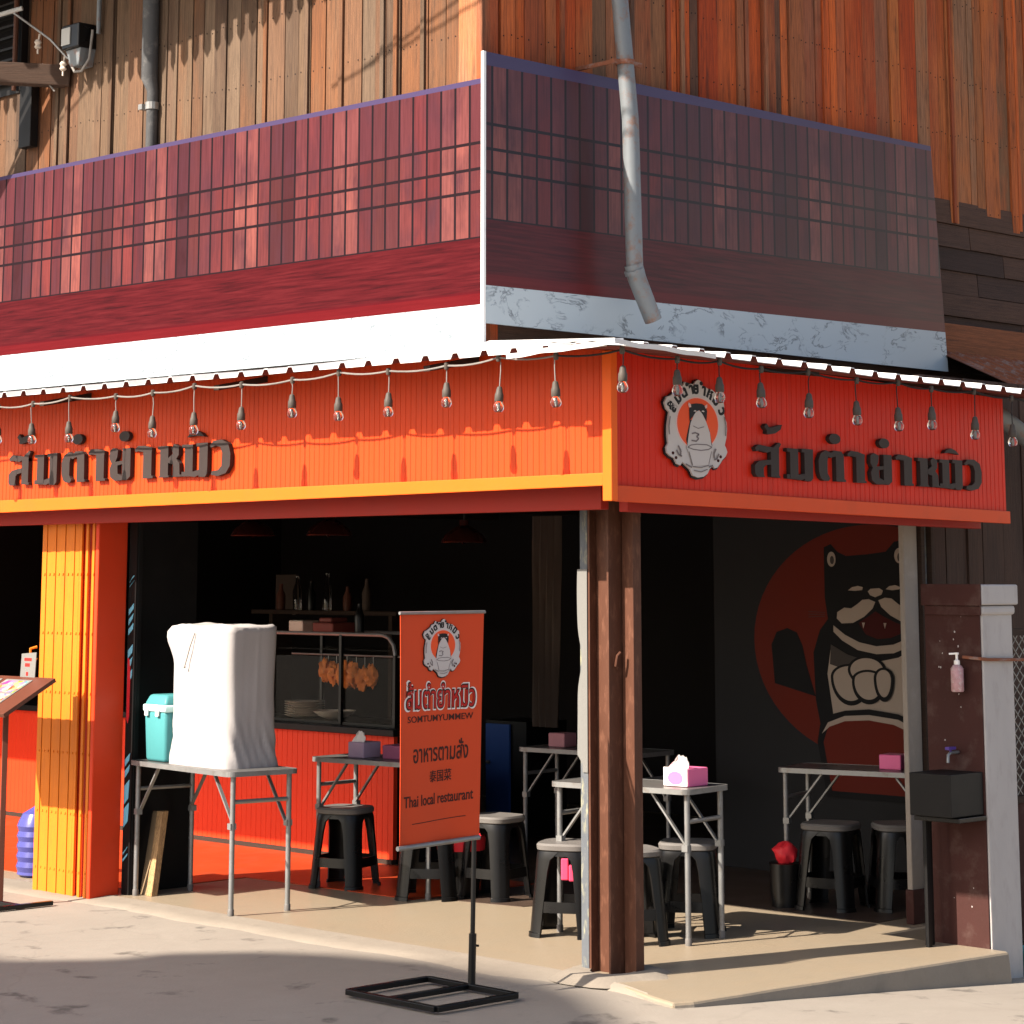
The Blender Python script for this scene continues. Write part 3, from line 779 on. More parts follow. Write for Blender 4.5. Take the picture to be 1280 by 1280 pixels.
# ------------------------------------------------------------------ sign boards above the awning
b = thing('sign_board', 'long sunlit printed sign board of wooden lattice, red plank and white marble band', 'sign board', (-0.1, 3.9, 2.7))
mb = MB()
def sb(u, v, q): return (-0.1 + q, u, v)
mb.prism([(0.690, 2.742), (7.2, 2.775), (7.2, 4.062), (0.690, 4.022)], sb, 0.0, 0.022)
part('printed_face', mb, M['print_left'], b)
for y0 in (1.0, 2.6, 4.2, 5.8):
    mb = MB(); mb.box(-0.077, y0, 2.75, -0.045, y0 + 0.04, 3.98); part('batten', mb, M['galv'], b)
b = thing('sign_board', 'shaded printed sign board of wooden lattice with pale marble band behind the drainpipe', 'sign board', (1.7, 0.7, 2.8))
mb = MB(); mb.prism([(-0.098, 2.853), (3.600, 2.849), (3.49, 4.152), (-0.098, 4.146)], lambda u, v, q: (u, 0.668 + q, v), 0.0, 0.018)
part('printed_face', mb, M['print_right'], b)
mb = MB(); mb.box(-0.1165, 0.6685, 2.70, -0.1, 0.686, 4.148)
part('edge_strip', mb, M['mirror'], b)
for x0 in (0.3, 1.4, 2.5):
    mb = MB(); mb.box(x0, 0.688, 2.9, x0 + 0.04, 0.72, 4.1); part('batten', mb, M['galv'], b)

# ------------------------------------------------------------------ corrugated awning roof
aw = thing('awning_roof', 'white ribbed metal awning roof with a turned-down corner over the shopfront', 'awning', (-0.3, 2.0, 2.6))
def rib_profile(s0, s1, pitch):
    out = []; s_ = s0
    while s_ < s1:
        for d, h in ((0.0, 0.0), (pitch * 0.70, 0.0), (pitch * 0.775, 0.024), (pitch * 0.925, 0.024)):
            out.append((s_ + d, h))
        s_ += pitch
    return out
def sheet(mbx, prof, f_low, f_high, th=0.004):
    lo = [f_low(s_, h) for s_, h in prof]; hi = [f_high(s_, h) for s_, h in prof]
    n = len(prof); dn = [(p[0], p[1], p[2] - th) for p in lo + hi]
    vs = lo + hi + dn
    fs = []
    for i in range(n - 1):
        fs += [(i, i + 1, n + i + 1, n + i), (2 * n + i, 3 * n + i, 3 * n + i + 1, 2 * n + i + 1), (i, 2 * n + i, 2 * n + i + 1, i + 1)]
    mi = [0 if q % 3 != 1 else 1 for q in range(len(fs))]
    b0 = len(mbx.m); mbx.add(vs, fs)
    mbx.m[b0:] = mi
rl = random.Random(4)
mb = MB()
def lip_x(s_): return -0.745 + 0.010 * mnoise.noise((s_ * 2.2, 0, 0))
def lz(s_): return 2.612 + 0.0065 * (s_ + 0.74) + 0.008 * mnoise.noise((s_ * 1.1, 9, 0))
def hip(s_): return min(-0.105, -0.74 + (s_ + 0.74) * 0.45)
sheet(mb, rib_profile(-0.70, 6.3, 0.185), lambda s_, h: (lip_x(s_), s_, lz(s_) + h), lambda s_, h: (hip(s_), s_, lz(s_) + (hip(s_) + 0.74) * (0.193 - 0.073 * sstep(0.65, 1.6, s_)) + h))
part('roof_sheet', mb, [M['white_metal'], M['roof_under']], aw)
mb = MB()
def rz_(s_): return 2.612 - 0.0142 * (s_ + 0.74) + 0.007 * mnoise.noise((s_ * 1.3, 4, 0))
def lip_y(s_): return -0.745 + 0.010 * mnoise.noise((s_ * 2.2, 3, 0))
def hipy(s_): return min(0.665, -0.74 + (s_ + 0.74) / 0.45)
sheet(mb, rib_profile(-0.70, 3.0, 0.172), lambda s_, h: (s_, lip_y(s_), rz_(s_) + h), lambda s_, h: (s_, hipy(s_), rz_(s_) + (hipy(s_) + 0.74) * (0.087 + 0.030 * sstep(-0.1, 0.7, s_)) + h))
part('roof_sheet', mb, [M['white_metal'], M['roof_under']], aw)
mb = MB()
cap = [(-0.760, -0.69, 2.628), (-0.765, -0.765, 2.634), (-0.69, -0.760, 2.628)]
end = [(-0.19, 0.60, 2.745), (-0.125, 0.62, 2.765), (-0.09, 0.55, 2.752)]
mb.add(cap + end + [(p[0], p[1], p[2] - 0.010) for p in cap + end], [(0, 1, 4, 3), (1, 2, 5, 4), (6, 9, 10, 7), (7, 10, 11, 8), (0, 6, 7, 1), (1, 7, 8, 2)])
fl_ = []; m_ = 26
for k in range(m_ + 1):   # bent lip flashing that folds round the corner
    q = k / m_; d = abs(q - 0.5) * 2
    if q <= 0.5: x, y = -0.778, -0.778 + 0.62 * d
    else: x, y = -0.778 + 0.62 * d, -0.778
    zz = 2.620 + 0.008 * (1 - d) + 0.006 * mnoise.noise((q * 9, 0, 4)) - 0.012 * d
    fl_ += [(x, y, zz - 0.020), (x - (0.003 if q <= 0.5 else 0), y - (0.003 if q > 0.5 else 0), zz), (x + (0.05 if q <= 0.5 else 0.0) * (1 - 0.3 * d), y + (0.05 if q > 0.5 else 0.0) * (1 - 0.3 * d), zz + 0.004)]
mb.add(fl_, [(k * 3 + r_, k * 3 + r_ + 1, (k + 1) * 3 + r_ + 1, (k + 1) * 3 + r_) for k in range(m_) for r_ in range(2)])
part('hip_cap', mb, M['white_metal'], aw)
mb = MB()
for y0 in (0.4, 1.9, 3.4, 4.9): mb.hexa([(-0.70, y0, 2.575), (-0.02, y0, 2.70), (-0.02, y0 + 0.04, 2.70), (-0.70, y0 + 0.04, 2.575)], [(-0.70, y0, 2.60), (-0.02, y0, 2.735), (-0.02, y0 + 0.04, 2.735), (-0.70, y0 + 0.04, 2.60)])
for x0 in (0.6, 1.7): mb.hexa([(x0, -0.70, 2.565), (x0 + 0.04, -0.70, 2.565), (x0 + 0.04, 0.65, 2.73), (x0, 0.65, 2.73)], [(x0, -0.70, 2.585), (x0 + 0.04, -0.70, 2.585), (x0 + 0.04, 0.65, 2.76), (x0, 0.65, 2.76)])
part('rafter', mb, M['dark_wood'], aw)

# old rusty roof of the neighbour, just past the end of the sign
mb = MB()
sheet(mb, [(s_, 0.5 * h) for s_, h in rib_profile(3.58, 6.2, 0.10)], lambda s_, h: (s_, -0.1, 2.60 + h - 0.02 * (s_ - 3.5)), lambda s_, h: (s_, 0.76, 2.985 + h))
solo('rusty_roof', 'rusty brown corrugated roof below the dark boards past the sign end', 'roof', mb, M['rust'], (4.2, 0.3, 2.7))

# ------------------------------------------------------------------ fascia boards with raised lettering
def ribbed(axis, at, s0, s1, zb, zt, out, pitch=0.036):
    mb = MB(); pts = []
    s_ = s0
    while s_ < s1:
        for d, h in ((0.0, 0.0), (pitch * 0.80, 0.0), (pitch * 0.86, -0.0022), (pitch * 0.94, -0.0022)):
            pts.append((min(s_ + d, s1), h))
        s_ += pitch
    pts.append((s1, 0.0))
    n = len(pts); vs = []
    for zf in (zb, zt):
        for s_, h in pts:
            q = at + out * h
            vs.append((q, s_, zf(s_)) if axis == 'x' else (s_, q, zf(s_)))
    for zf in (zb, zt):
        for s_, h in pts:
            q = at - out * 0.03
            vs.append((q, s_, zf(s_)) if axis == 'x' else (s_, q, zf(s_)))
    fs = []
    for i in range(n - 1):
        fs += [(i, i + 1, n + i + 1, n + i), (2 * n + i, 3 * n + i, 3 * n + i + 1, 2 * n + i + 1), (i, 2 * n + i, 2 * n + i + 1, i + 1), (n + i, n + i + 1, 3 * n + i + 1, 3 * n + i)]
    fs += [(0, n, 3 * n, 2 * n), (n - 1, 3 * n - 1, 4 * n - 1, 2 * n - 1)]
    mb.add(vs, fs); return mb

WORD = 'ส้มตำยำหมิว'
MO = [[(210, 5), (250, 5), (250, 165), (195, 165), (195, 148), (210, 145)], [(195, 0), (240, -2), (262, -6), (284, 4), (284, 32), (252, 22), (195, 24)], [(282, -6), (312, -9), (324, 8), (325, 168), (268, 168), (268, 150), (282, 147)]]
AA = [[(500, 158), (518, 176), (555, 173), (592, 160), (590, 128), (550, 140), (520, 148), (505, 143)], [(546, 10), (546, 0), (598, 0), (598, 10), (590, 14), (590, 152), (546, 152)]]
def circ(x, y, r): return [(x + r * math.cos(k * math.pi / 9), y + r * math.sin(k * math.pi / 9)) for k in range(18)]
def moved(polys, d): return [[(x + d, y) for x, y in p] for p in polys]
GLYPHS = [
    [(118, 4), (162, 0), (162, 10), (157, 14), (157, 150), (118, 150)], [(42, 156), (60, 173), (100, 166), (128, 162), (158, 192), (168, 184), (157, 160), (157, 134), (118, 140), (100, 132), (60, 142), (48, 136)], [(40, 18), (40, 62), (58, 84), (90, 92), (118, 96), (118, 70), (92, 64), (82, 50), (82, 10), (88, 0), (50, 0)],
    [(86, 272), (98, 290), (112, 268), (126, 272), (150, 282), (174, 290), (166, 262), (140, 240), (112, 232), (98, 236), (100, 252)],
] + MO + [
    [(353, 50), (352, 110), (364, 150), (390, 169), (404, 150), (397, 110), (397, 40), (410, 14), (402, 0), (378, 0), (362, 14)], [(390, 169), (415, 156), (432, 170), (468, 168), (480, 150), (480, 128), (432, 138), (415, 128), (400, 136)], [(440, 10), (440, 0), (490, 0), (490, 10), (482, 14), (480, 150), (440, 150)],
    circ(438, 236, 29)] + AA + [
    [(622, 160), (640, 173), (666, 160), (662, 122), (652, 98), (690, 102), (690, 84), (664, 78), (666, 34), (692, 20), (692, -2), (650, -4), (626, 18), (622, 62), (632, 90), (620, 116)], [(690, 0), (716, -3), (734, 16), (734, 168), (690, 168)],
    circ(697, 233, 28)] + moved(AA, 255) + [
    [(890, 8), (884, 8), (884, 0), (938, 0), (938, 8), (932, 10), (932, 165), (878, 165), (878, 148), (890, 145)], [(956, 8), (952, 0), (1000, 0), (1000, 8), (992, 12), (990, 70), (974, 94), (986, 114), (986, 158), (962, 172), (948, 152), (956, 122), (930, 98), (930, 76), (956, 66)],
] + moved(MO, 806) + [
    [(1028, 202), (1040, 222), (1068, 235), (1095, 222), (1114, 200), (1090, 205), (1060, 208)],
    [(1140, 150), (1160, 175), (1200, 178), (1232, 155), (1243, 105), (1241, 42), (1222, 6), (1182, -8), (1150, 0), (1152, 18), (1184, 24), (1200, 44), (1203, 108), (1194, 140), (1170, 150), (1148, 140)]]
def sign_letters(mb, fn, width, body, depth):
    """the shop's name in heavy raised letters, nine letters with their marks; fn(u, v, q) places them"""
    for i, g in enumerate(GLYPHS):
        d = depth + 0.0004 * (i % 5)
        mb.prism([((x - 40) / 1200.0 * width, y / 165.0 * body) for x, y in g], fn, 0.0, d)
    return mb

fl = thing('fascia', 'sunlit orange fascia board with dark raised lettering along the long shopfront', 'fascia', (-0.4, 2.5, 2.0))
part('panel', ribbed('x', -0.4, -0.37, 6.2, lambda s_: 2.066 - 0.0055 * s_, lambda s_: 2.66 + 0.008 * s_, -1), M['orange'], fl)
mb = MB(); mb.hexa([(-0.424, -0.375, 2.064), (-0.404, -0.375, 2.064), (-0.404, 6.2, 2.026), (-0.424, 6.2, 2.026)], [(-0.424, -0.375, 2.118), (-0.404, -0.375, 2.118), (-0.404, 6.2, 2.100), (-0.424, 6.2, 2.100)])
mb.box(-0.427, -0.428, 2.000, -0.388, -0.376, 2.63)
part('trim', mb, M['orange_trim'], fl, bevel=0.003)
mb = MB(); mb.box(-0.25, -0.20, 1.972, -0.20, 6.2, 2.12)
mb.box(-0.365, -0.22, 2.12, -0.20, 6.2, 2.135)
part('soffit_beam', mb, M['red_beam'], fl, bevel=0.003)
mb = sign_letters(MB(), lambda u, v, q: (-0.403 - q, 4.142 - u, 2.184 + v + 0.0028 * u), 1.985, 0.160, 0.022)
part('lettering', mb, M['letter'], fl)

fr_ = thing('fascia', 'shaded red fascia board with round cat emblem and dark raised lettering', 'fascia', (1.0, -0.4, 2.0))
part('panel', ribbed('y', -0.4, -0.37, 2.53, lambda s_: 2.02 - 0.0188 * (s_ + 0.4), lambda s_: 2.652 - 0.024 * (s_ + 0.4), -1), M['fascia_shaded'], fr_)
mb = MB(); mb.hexa([(-0.386, -0.424, 1.998), (2.53, -0.424, 1.950), (2.53, -0.404, 1.950), (-0.386, -0.404, 1.998)], [(-0.386, -0.424, 2.066), (2.53, -0.424, 2.012), (2.53, -0.404, 2.012), (-0.386, -0.404, 2.066)])
part('trim', mb, M['trim_shaded'], fr_, bevel=0.003)
mb = MB(); mb.hexa([(-0.19, -0.30, 1.962), (2.45, -0.30, 1.925), (2.45, -0.25, 1.925), (-0.19, -0.25, 1.962)], [(-0.19, -0.30, 2.10), (2.45, -0.30, 2.10), (2.45, -0.25, 2.10), (-0.19, -0.25, 2.10)])
mb.box(-0.19, -0.365, 2.10, 2.45, -0.25, 2.115)
part('soffit_beam', mb, M['red_beam'], fr_, bevel=0.003)
mb = sign_letters(MB(), lambda u, v, q: (0.516 + u, -0.403 - q, 2.128 + v - 0.0085 * u), 1.765, 0.137, 0.022)
part('lettering', mb, M['letter'], fr_)


def emblem(root, parent, at, sx, thick, ring_word=True):
    """the round emblem: scalloped ring with lettering, orange oval, cat, bowl. at(u, v, q): u right, v up in units of half width"""
    def P(pts): return [((x - 420) / 395.0, -((y - 0.061 * (x - 420)) - 635) / 395.0 * 0.668) for x, y in pts]
    def put(nm, poly, mat, q0, q1, par=None):
        mb = MB(); mb.prism(poly, lambda u, v, q: at(u, v, q), q0 * thick, q1 * thick)
        return part(nm, mb, M[mat], par or parent, root=root)
    outl = P([(40, 330), (70, 262), (110, 250), (150, 215), (185, 195), (200, 150), (250, 135), (280, 85), (320, 120), (350, 105), (385, 115), (410, 70), (440, 55), (475, 75), (480, 120), (520, 140), (560, 165), (600, 170), (640, 205), (680, 240), (700, 290), (735, 310), (745, 370), (735, 430), (750, 500), (770, 560), (775, 640), (765, 740), (745, 830), (760, 860), (775, 910), (755, 960), (715, 1000), (690, 1040), (655, 1090), (620, 1100), (600, 1070), (560, 1105), (535, 1160), (490, 1195), (420, 1205), (360, 1180), (330, 1110), (280, 1060), (240, 1020), (215, 1060), (175, 1040), (150, 980), (100, 950), (65, 910), (55, 850), (80, 800), (70, 700), (72, 600), (85, 500), (95, 440), (60, 400)])
    bk = [(u * 1.035, v * 1.03 - 0.012) for u, v in outl]
    e = put('emblem', bk, 'emblem_black', 0.0, 0.45)
    put('emblem_plate', outl, 'emblem_grey', 0.45, 1.0, e)
    cx, cy = P([(422, 575)])[0]
    put('oval_rim', ell(cx, cy, 0.640, 0.535, 48), 'emblem_pink', 1.0, 1.05, e)
    put('oval', ell(cx, cy, 0.610, 0.510, 48), 'emblem_orange', 1.05, 1.12, e)
    put('cat_back', P([(300, 860), (280, 760), (305, 640), (330, 530), (500, 530), (560, 660), (590, 850)]), 'emblem_black', 1.12, 1.17, e)
    put('cat_body', P([(290, 850), (310, 700), (335, 560), (385, 450), (430, 415), (470, 450), (520, 560), (560, 680), (580, 850)]), 'emblem_grey', 1.17, 1.22, e)
    put('cat_head', P([(320, 540), (318, 400), (335, 345), (400, 335), (470, 340), (515, 370), (530, 430), (520, 545), (480, 470), (440, 415), (400, 430), (360, 490)]), 'emblem_black', 1.22, 1.27, e)
    for pts in ([(305, 350), (310, 325), (335, 345), (340, 380), (315, 385)], [(500, 365), (530, 345), (528, 385), (510, 395)]): put('cat_ear', P(pts), 'emblem_pink', 1.27, 1.31, e)
    for pts in ([(365, 430), (380, 415), (400, 420), (395, 432)], [(460, 428), (478, 416), (495, 425), (490, 438)]): put('cat_eye', P(pts), 'emblem_grey', 1.27, 1.31, e)
    def stroke(pts, w, q=1.27):
        mb = MB(); pp = P(pts)
        for (a, b), (c, d) in zip(pp, pp[1:]):
            L = math.hypot(c - a, d - b) or 1; nx, ny = -(d - b) / L * w / 2, (c - a) / L * w / 2
            mb.prism([(a - nx, b - ny), (c - nx, d - ny), (c + nx, d + ny), (a + nx, b + ny)], lambda u, v, s_: at(u, v, s_), q * thick, (q + 0.04) * thick)
        part('outline', mb, M['emblem_line'], e, root=root)
    put('bowl', P([(280, 850), (330, 800), (560, 800), (590, 850), (580, 920), (540, 1060), (350, 1070), (310, 920)]), 'emblem_grey', 1.22, 1.27, e)
    stroke([(295, 850), (360, 875), (450, 888), (540, 878), (580, 850), (520, 822), (400, 815), (330, 825), (295, 850)], 0.022)
    stroke([(345, 690), (385, 680), (430, 700), (400, 725), (425, 750), (395, 780), (340, 770)], 0.030)
    stroke([(360, 600), (420, 630), (490, 610)], 0.014)
    stroke([(310, 900), (350, 1060)], 0.018); stroke([(575, 900), (540, 1050)], 0.018)
    stroke([(350, 1075), (450, 1090), (545, 1060)], 0.018); stroke([(365, 1120), (450, 1140), (525, 1110)], 0.018)
    stroke([(95, 490), (80, 600), (85, 700)], 0.026); stroke([(735, 490), (755, 600), (748, 720)], 0.026)
    for pts in ([(185, 830), (215, 890), (210, 945)], [(165, 880), (190, 935), (225, 955)], [(630, 870), (605, 930), (612, 980)], [(665, 930), (640, 985), (610, 1000)]): stroke(pts, 0.034)
    for x, y in ((130, 915), (165, 970), (692, 965), (662, 1010)): put('dot', ell(*P([(x, y)])[0], 0.038, 0.032, 12), 'mural_red', 1.0, 1.06, e)
    stroke([(270, 1045), (340, 1085)], 0.03); stroke([(545, 1085), (590, 1065)], 0.03)
    # lettering round the upper rim
    cl = ['ส้', 'ม', 'ต', 'ำ', 'ย', 'ำ', 'ห', 'มิ', 'ว']
    ang = [155, 136, 120, 106, 93, 79, 62, 45, 24]
    mb = MB()
    for ch, a in zip(cl, ang):
        vs, fs = text_data(ch, 0.30, 0.5, 0.014, 3)
        a0, a1, c0, c1 = bounds(vs); q = R(a); bx, by = cx + 0.715 * math.cos(q), cy + 0.605 * math.sin(q)
        tq = math.atan2(0.715 * math.cos(q), 0.605 * math.sin(q)) * -1
        tq = q - math.pi / 2
        for fsx in (fs,):
            mb.raw((vs, fsx), lambda u, v, w: at(bx + (u - (a0 + a1) / 2) * math.cos(tq) - v * math.sin(tq), by + (u - (a0 + a1) / 2) * math.sin(tq) + v * math.cos(tq), (1.02 + 0.10 * (w + 0.5)) * thick))
    part('ring_lettering', mb, M['emblem_black'], e, root=root)
    return e

emblem(fr_, fr_, lambda u, v, q: (0.129 + u * 0.222, -0.408 - q, 2.323 + v * 0.222 * 0.985), 1, 0.016)

# ------------------------------------------------------------------ corner post
post = thing('steel_post', 'brown steel corner post of joined sections carrying the awning corner', 'post', (0.05, 0.05, 0.0))
mb = MB(); mb.box(0.0, 0.107, -0.03, 0.10, 0.119, 2.12, 0.1).box(0.0, -0.008, -0.03, 0.10, 0.004, 2.12, 0.2).box(0.045, 0.004, -0.03, 0.053, 0.107, 2.12, 0.3)
part('flanged_beam', mb, M['brown_post'], post, bevel=0.002)
mb = MB(); mb.box(0.082, -0.080, -0.03, 0.135, -0.012, 2.10, 0.4)
part('square_tube', mb, M['brown_post'], post, bevel=0.003)
mb = MB(); mb.box(0.0, 0.1215, -0.03, 0.012, 0.166, 2.10, 0.5)
part('flat_bar', mb, M['grey_post'], post, bevel=0.002)
mb = MB(); mb.tube([(0.045, -0.035, 1.36), (0.03, -0.03, 1.345), (0.03, -0.02, 1.30), (0.043, -0.02, 1.29)], 0.006, 6)
part('hook', mb, M['brown_post'], post, smooth=40)
mb = MB(); pl = []
for i in range(25):
    z = 0.84 + (1.72 - 0.84) * i / 24
    pl.append((0.178 + 0.008 * mnoise.noise((z * 6, 0, 0)) - (0.028 * math.exp(-((z - 1.33) / 0.10) ** 2)) - (0.03 if z < 0.9 else 0), z))
poly = [(0.118, 1.72), (0.118, 0.84)] + pl
mb.prism(poly, lambda u, v, q: (-0.003 - q, u, v), 0.0, 0.003)
ps = solo('poster_strip', 'torn narrow white poster strip taped on the grey edge of the corner post', 'poster', mb, M['poster_white'], (-0.004, 0.15, 1.2))

# ------------------------------------------------------------------ folding gate beside the long opening
gate = thing('folding_gate', 'stacked yellow folding steel gate with shaded side panel at the shop edge', 'gate', (-0.08, 3.9, 0.0))
ys_ = [3.655, 3.685, 3.715, 3.745, 3.775, 3.805, 3.85, 3.895, 3.94, 3.985, 4.03, 4.075, 4.12, 4.165]
for i in range(len(ys_) - 1):
    a, b = ys_[i], ys_[i + 1]; deep = i < 5
    f0 = -0.170 + (0.012 if i % 2 else 0.0) * (1.6 if deep else 0.3)
    gap = 0.009 if deep else 0.003
    mb = MB(); mb.hexa([(f0, a + gap / 2, -0.012), (f0, b - gap / 2, -0.012), (f0 + 0.012, b - gap / 2, -0.012), (f0 + 0.012, a + gap / 2, -0.012)], [(f0 + 0.003, a + gap / 2 + 0.01, 1.995), (f0 + 0.003, b - gap / 2 + 0.01, 1.995), (f0 + 0.015, b - gap / 2 + 0.01, 1.995), (f0 + 0.015, a + gap / 2 + 0.01, 1.995)])
    for zz in (0.12, 0.42, 0.74, 1.06, 1.38, 1.70): mb.box(f0 - 0.003, (a + b) / 2 - 0.006, zz - 0.006, f0 + 0.004, (a + b) / 2 + 0.006, zz + 0.006)
    part('slat', mb, M['gate_yellow'], gate, bevel=0.0012)
mb = MB(); mb.box(-0.145, 3.66, -0.01, -0.135, 4.16, 1.98)
part('backing', mb, M['gate_shaded'], gate)
mb = MB(); mb.box(-0.172, 3.622, -0.012, 0.02, 3.654, 2.0)
part('side_panel', mb, M['gate_shaded'], gate, bevel=0.006)
mb = MB(); mb.tube([(-0.17, 4.19, 1.30), (-0.20, 4.21, 1.29), (-0.20, 4.21, 1.24), (-0.17, 4.19, 1.23)], 0.008, 6)
part('handle', mb, M['gate_yellow'], gate, smooth=40)
mb = MB(); mb.box(-0.20, 3.62, 2.0, 0.02, 6.2, 2.03)
part('top_track', mb, M['red_beam'], gate)

pan = thing('poster', 'narrow black poster panel with pale blue marks beside the shaded gate side', 'poster', (0.04, 3.59, 0.0))
mb = MB(); mb.box(0.034, 3.555, 0.0, 0.044, 3.618, 1.98)
part('board', mb, M['black_paint'], pan)
mb = MB(); rg = random.Random(8)
for z0, h, n_ in ((1.62, 0.05, 2), (1.36, 0.16, 3), (1.10, 0.2, 3), (0.60, 0.12, 2), (0.34, 0.24, 2), (0.16, 0.07, 2)):
    for i in range(n_):
        za = z0 + h * i / n_ + 0.01; zb = z0 + h * (i + 1) / n_ - 0.012
        mb.prism([(3.614, za), (3.572 + rg.uniform(0, 0.012), za + 0.035), (3.570, zb + 0.035), (3.614, zb)], lambda u, v, q: (0.034 - q, u, v), 0.0, 0.002)
part('marking', mb, M['cyan_ink'], pan)
mb = MB(); mb.prism([(3.612, 0.92), (3.600, 0.90), (3.588, 0.94), (3.586, 1.18), (3.596, 1.24), (3.612, 1.25)], lambda u, v, q: (0.034 - q, u, v), 0.0, 0.003)
part('red_patch', mb, M['red_plastic'], pan)
mb = MB(); mb.box(0.06, 3.62, 0.0, 0.50, 3.66, 1.99).box(0.045, 3.553, 0.0, 0.075, 3.62, 1.985)
solo('door_leaf', 'tall plain black door leaf folded open behind the table with the covered box', 'door', mb, M['black_paint'], (0.28, 3.64, 0.0), bevel=0.003)

# ------------------------------------------------------------------ folding tables
def make_table(L, W, H, label, loc, rz):
    t_ = thing('folding_table', label, 'table', loc, rz, 'grey folding tables of the restaurant')
    mb = MB(); rr = 0.045; pts = []
    for cx, cy, a0 in ((W / 2 - rr, L / 2 - rr, 0), (-W / 2 + rr, L / 2 - rr, 90), (-W / 2 + rr, -L / 2 + rr, 180), (W / 2 - rr, -L / 2 + rr, 270)):
        for k in range(7):
            a = R(a0 + 15 * k); pts.append((cx + rr * math.cos(a), cy + rr * math.sin(a)))
    inner = [(u * (1 - 0.012), v * (1 - 0.006)) for u, v in pts]
    mb.prism(inner, lambda u, v, q: (u, v, q), H - 0.020, H)
    part('tabletop', mb, M['table_top'], t_, bevel=0.002, local=True)
    mb = MB(); n = len(pts); vs = []
    for (u, v), (a, b) in zip(pts, inner):
        vs += [(u, v, H - 0.024), (u, v, H + 0.001), (a, b, H + 0.001), (a, b, H - 0.024)]
    mb.add(vs, [(i * 4 + q, ((i + 1) % n) * 4 + q, ((i + 1) % n) * 4 + (q + 1) % 4, i * 4 + (q + 1) % 4) for i in range(n) for q in range(4)])
    part('metal_rim', mb, M['steel'], t_, local=True)
    lx, ly = W / 2 - 0.045, L / 2 - 0.035
    for sy in (1, -1):
        for sx in (1, -1):
            mb = MB(); mb.tube([(sx * lx, sy * ly, 0.0), (sx * lx, sy * ly, H - 0.024)], 0.0135, 10)
            lg = part('leg', mb, M['steel'], t_, smooth=40, local=True)
            mb = MB(); mb.lathe([(0.0165, 0.0), (0.0165, 0.03), (0.014, 0.034)], (sx * lx, sy * ly, 0.0), 10)
            part('foot_cap', mb, M['grey_plastic'], lg, smooth=40, local=True)
            mb = MB(); mb.bar((sx * (lx - 0.012), sy * (ly - 0.012), H - 0.26), (sx * (lx - 0.012), sy * (ly - 0.20), H - 0.03), 0.018, 0.009)
            mb.box(sx * lx - 0.017, sy * (ly - 0.006) - 0.016, H - 0.285, sx * lx + 0.017, sy * (ly - 0.006) + 0.016, H - 0.255)
            part('brace', mb, M['steel'], t_, local=True)
        mb = MB(); mb.tube([(-lx, sy * ly, H - 0.15), (lx, sy * ly, H - 0.15)], 0.011, 8)
        part('crossbar', mb, M['steel'], t_, smooth=40, local=True)
    return t_

make_table(1.056, 0.425, 0.708, 'grey folding table in the sun with the cloth-covered box and teal cooler on it', (0.165, 3.015, 0), R(-7.0))
make_table(0.80, 0.385, 0.706, 'grey folding table behind the corner post with a pink tissue box', (0.945, 0.68, 0), R(8.8))
tb = make_table(0.88, 0.39, 0.70, 'folding table in front of the wall painting near the concrete column', (2.49, 0.47, 0), R(15.4))
dup(tb, (1.17, 2.72, 0), R(6), 'folding table in front of the red counter, partly hidden by the orange banner')
dup(tb, (2.52, 2.45, 0), R(6), 'dim folding table deep inside with two low boxes, left of the corner post')

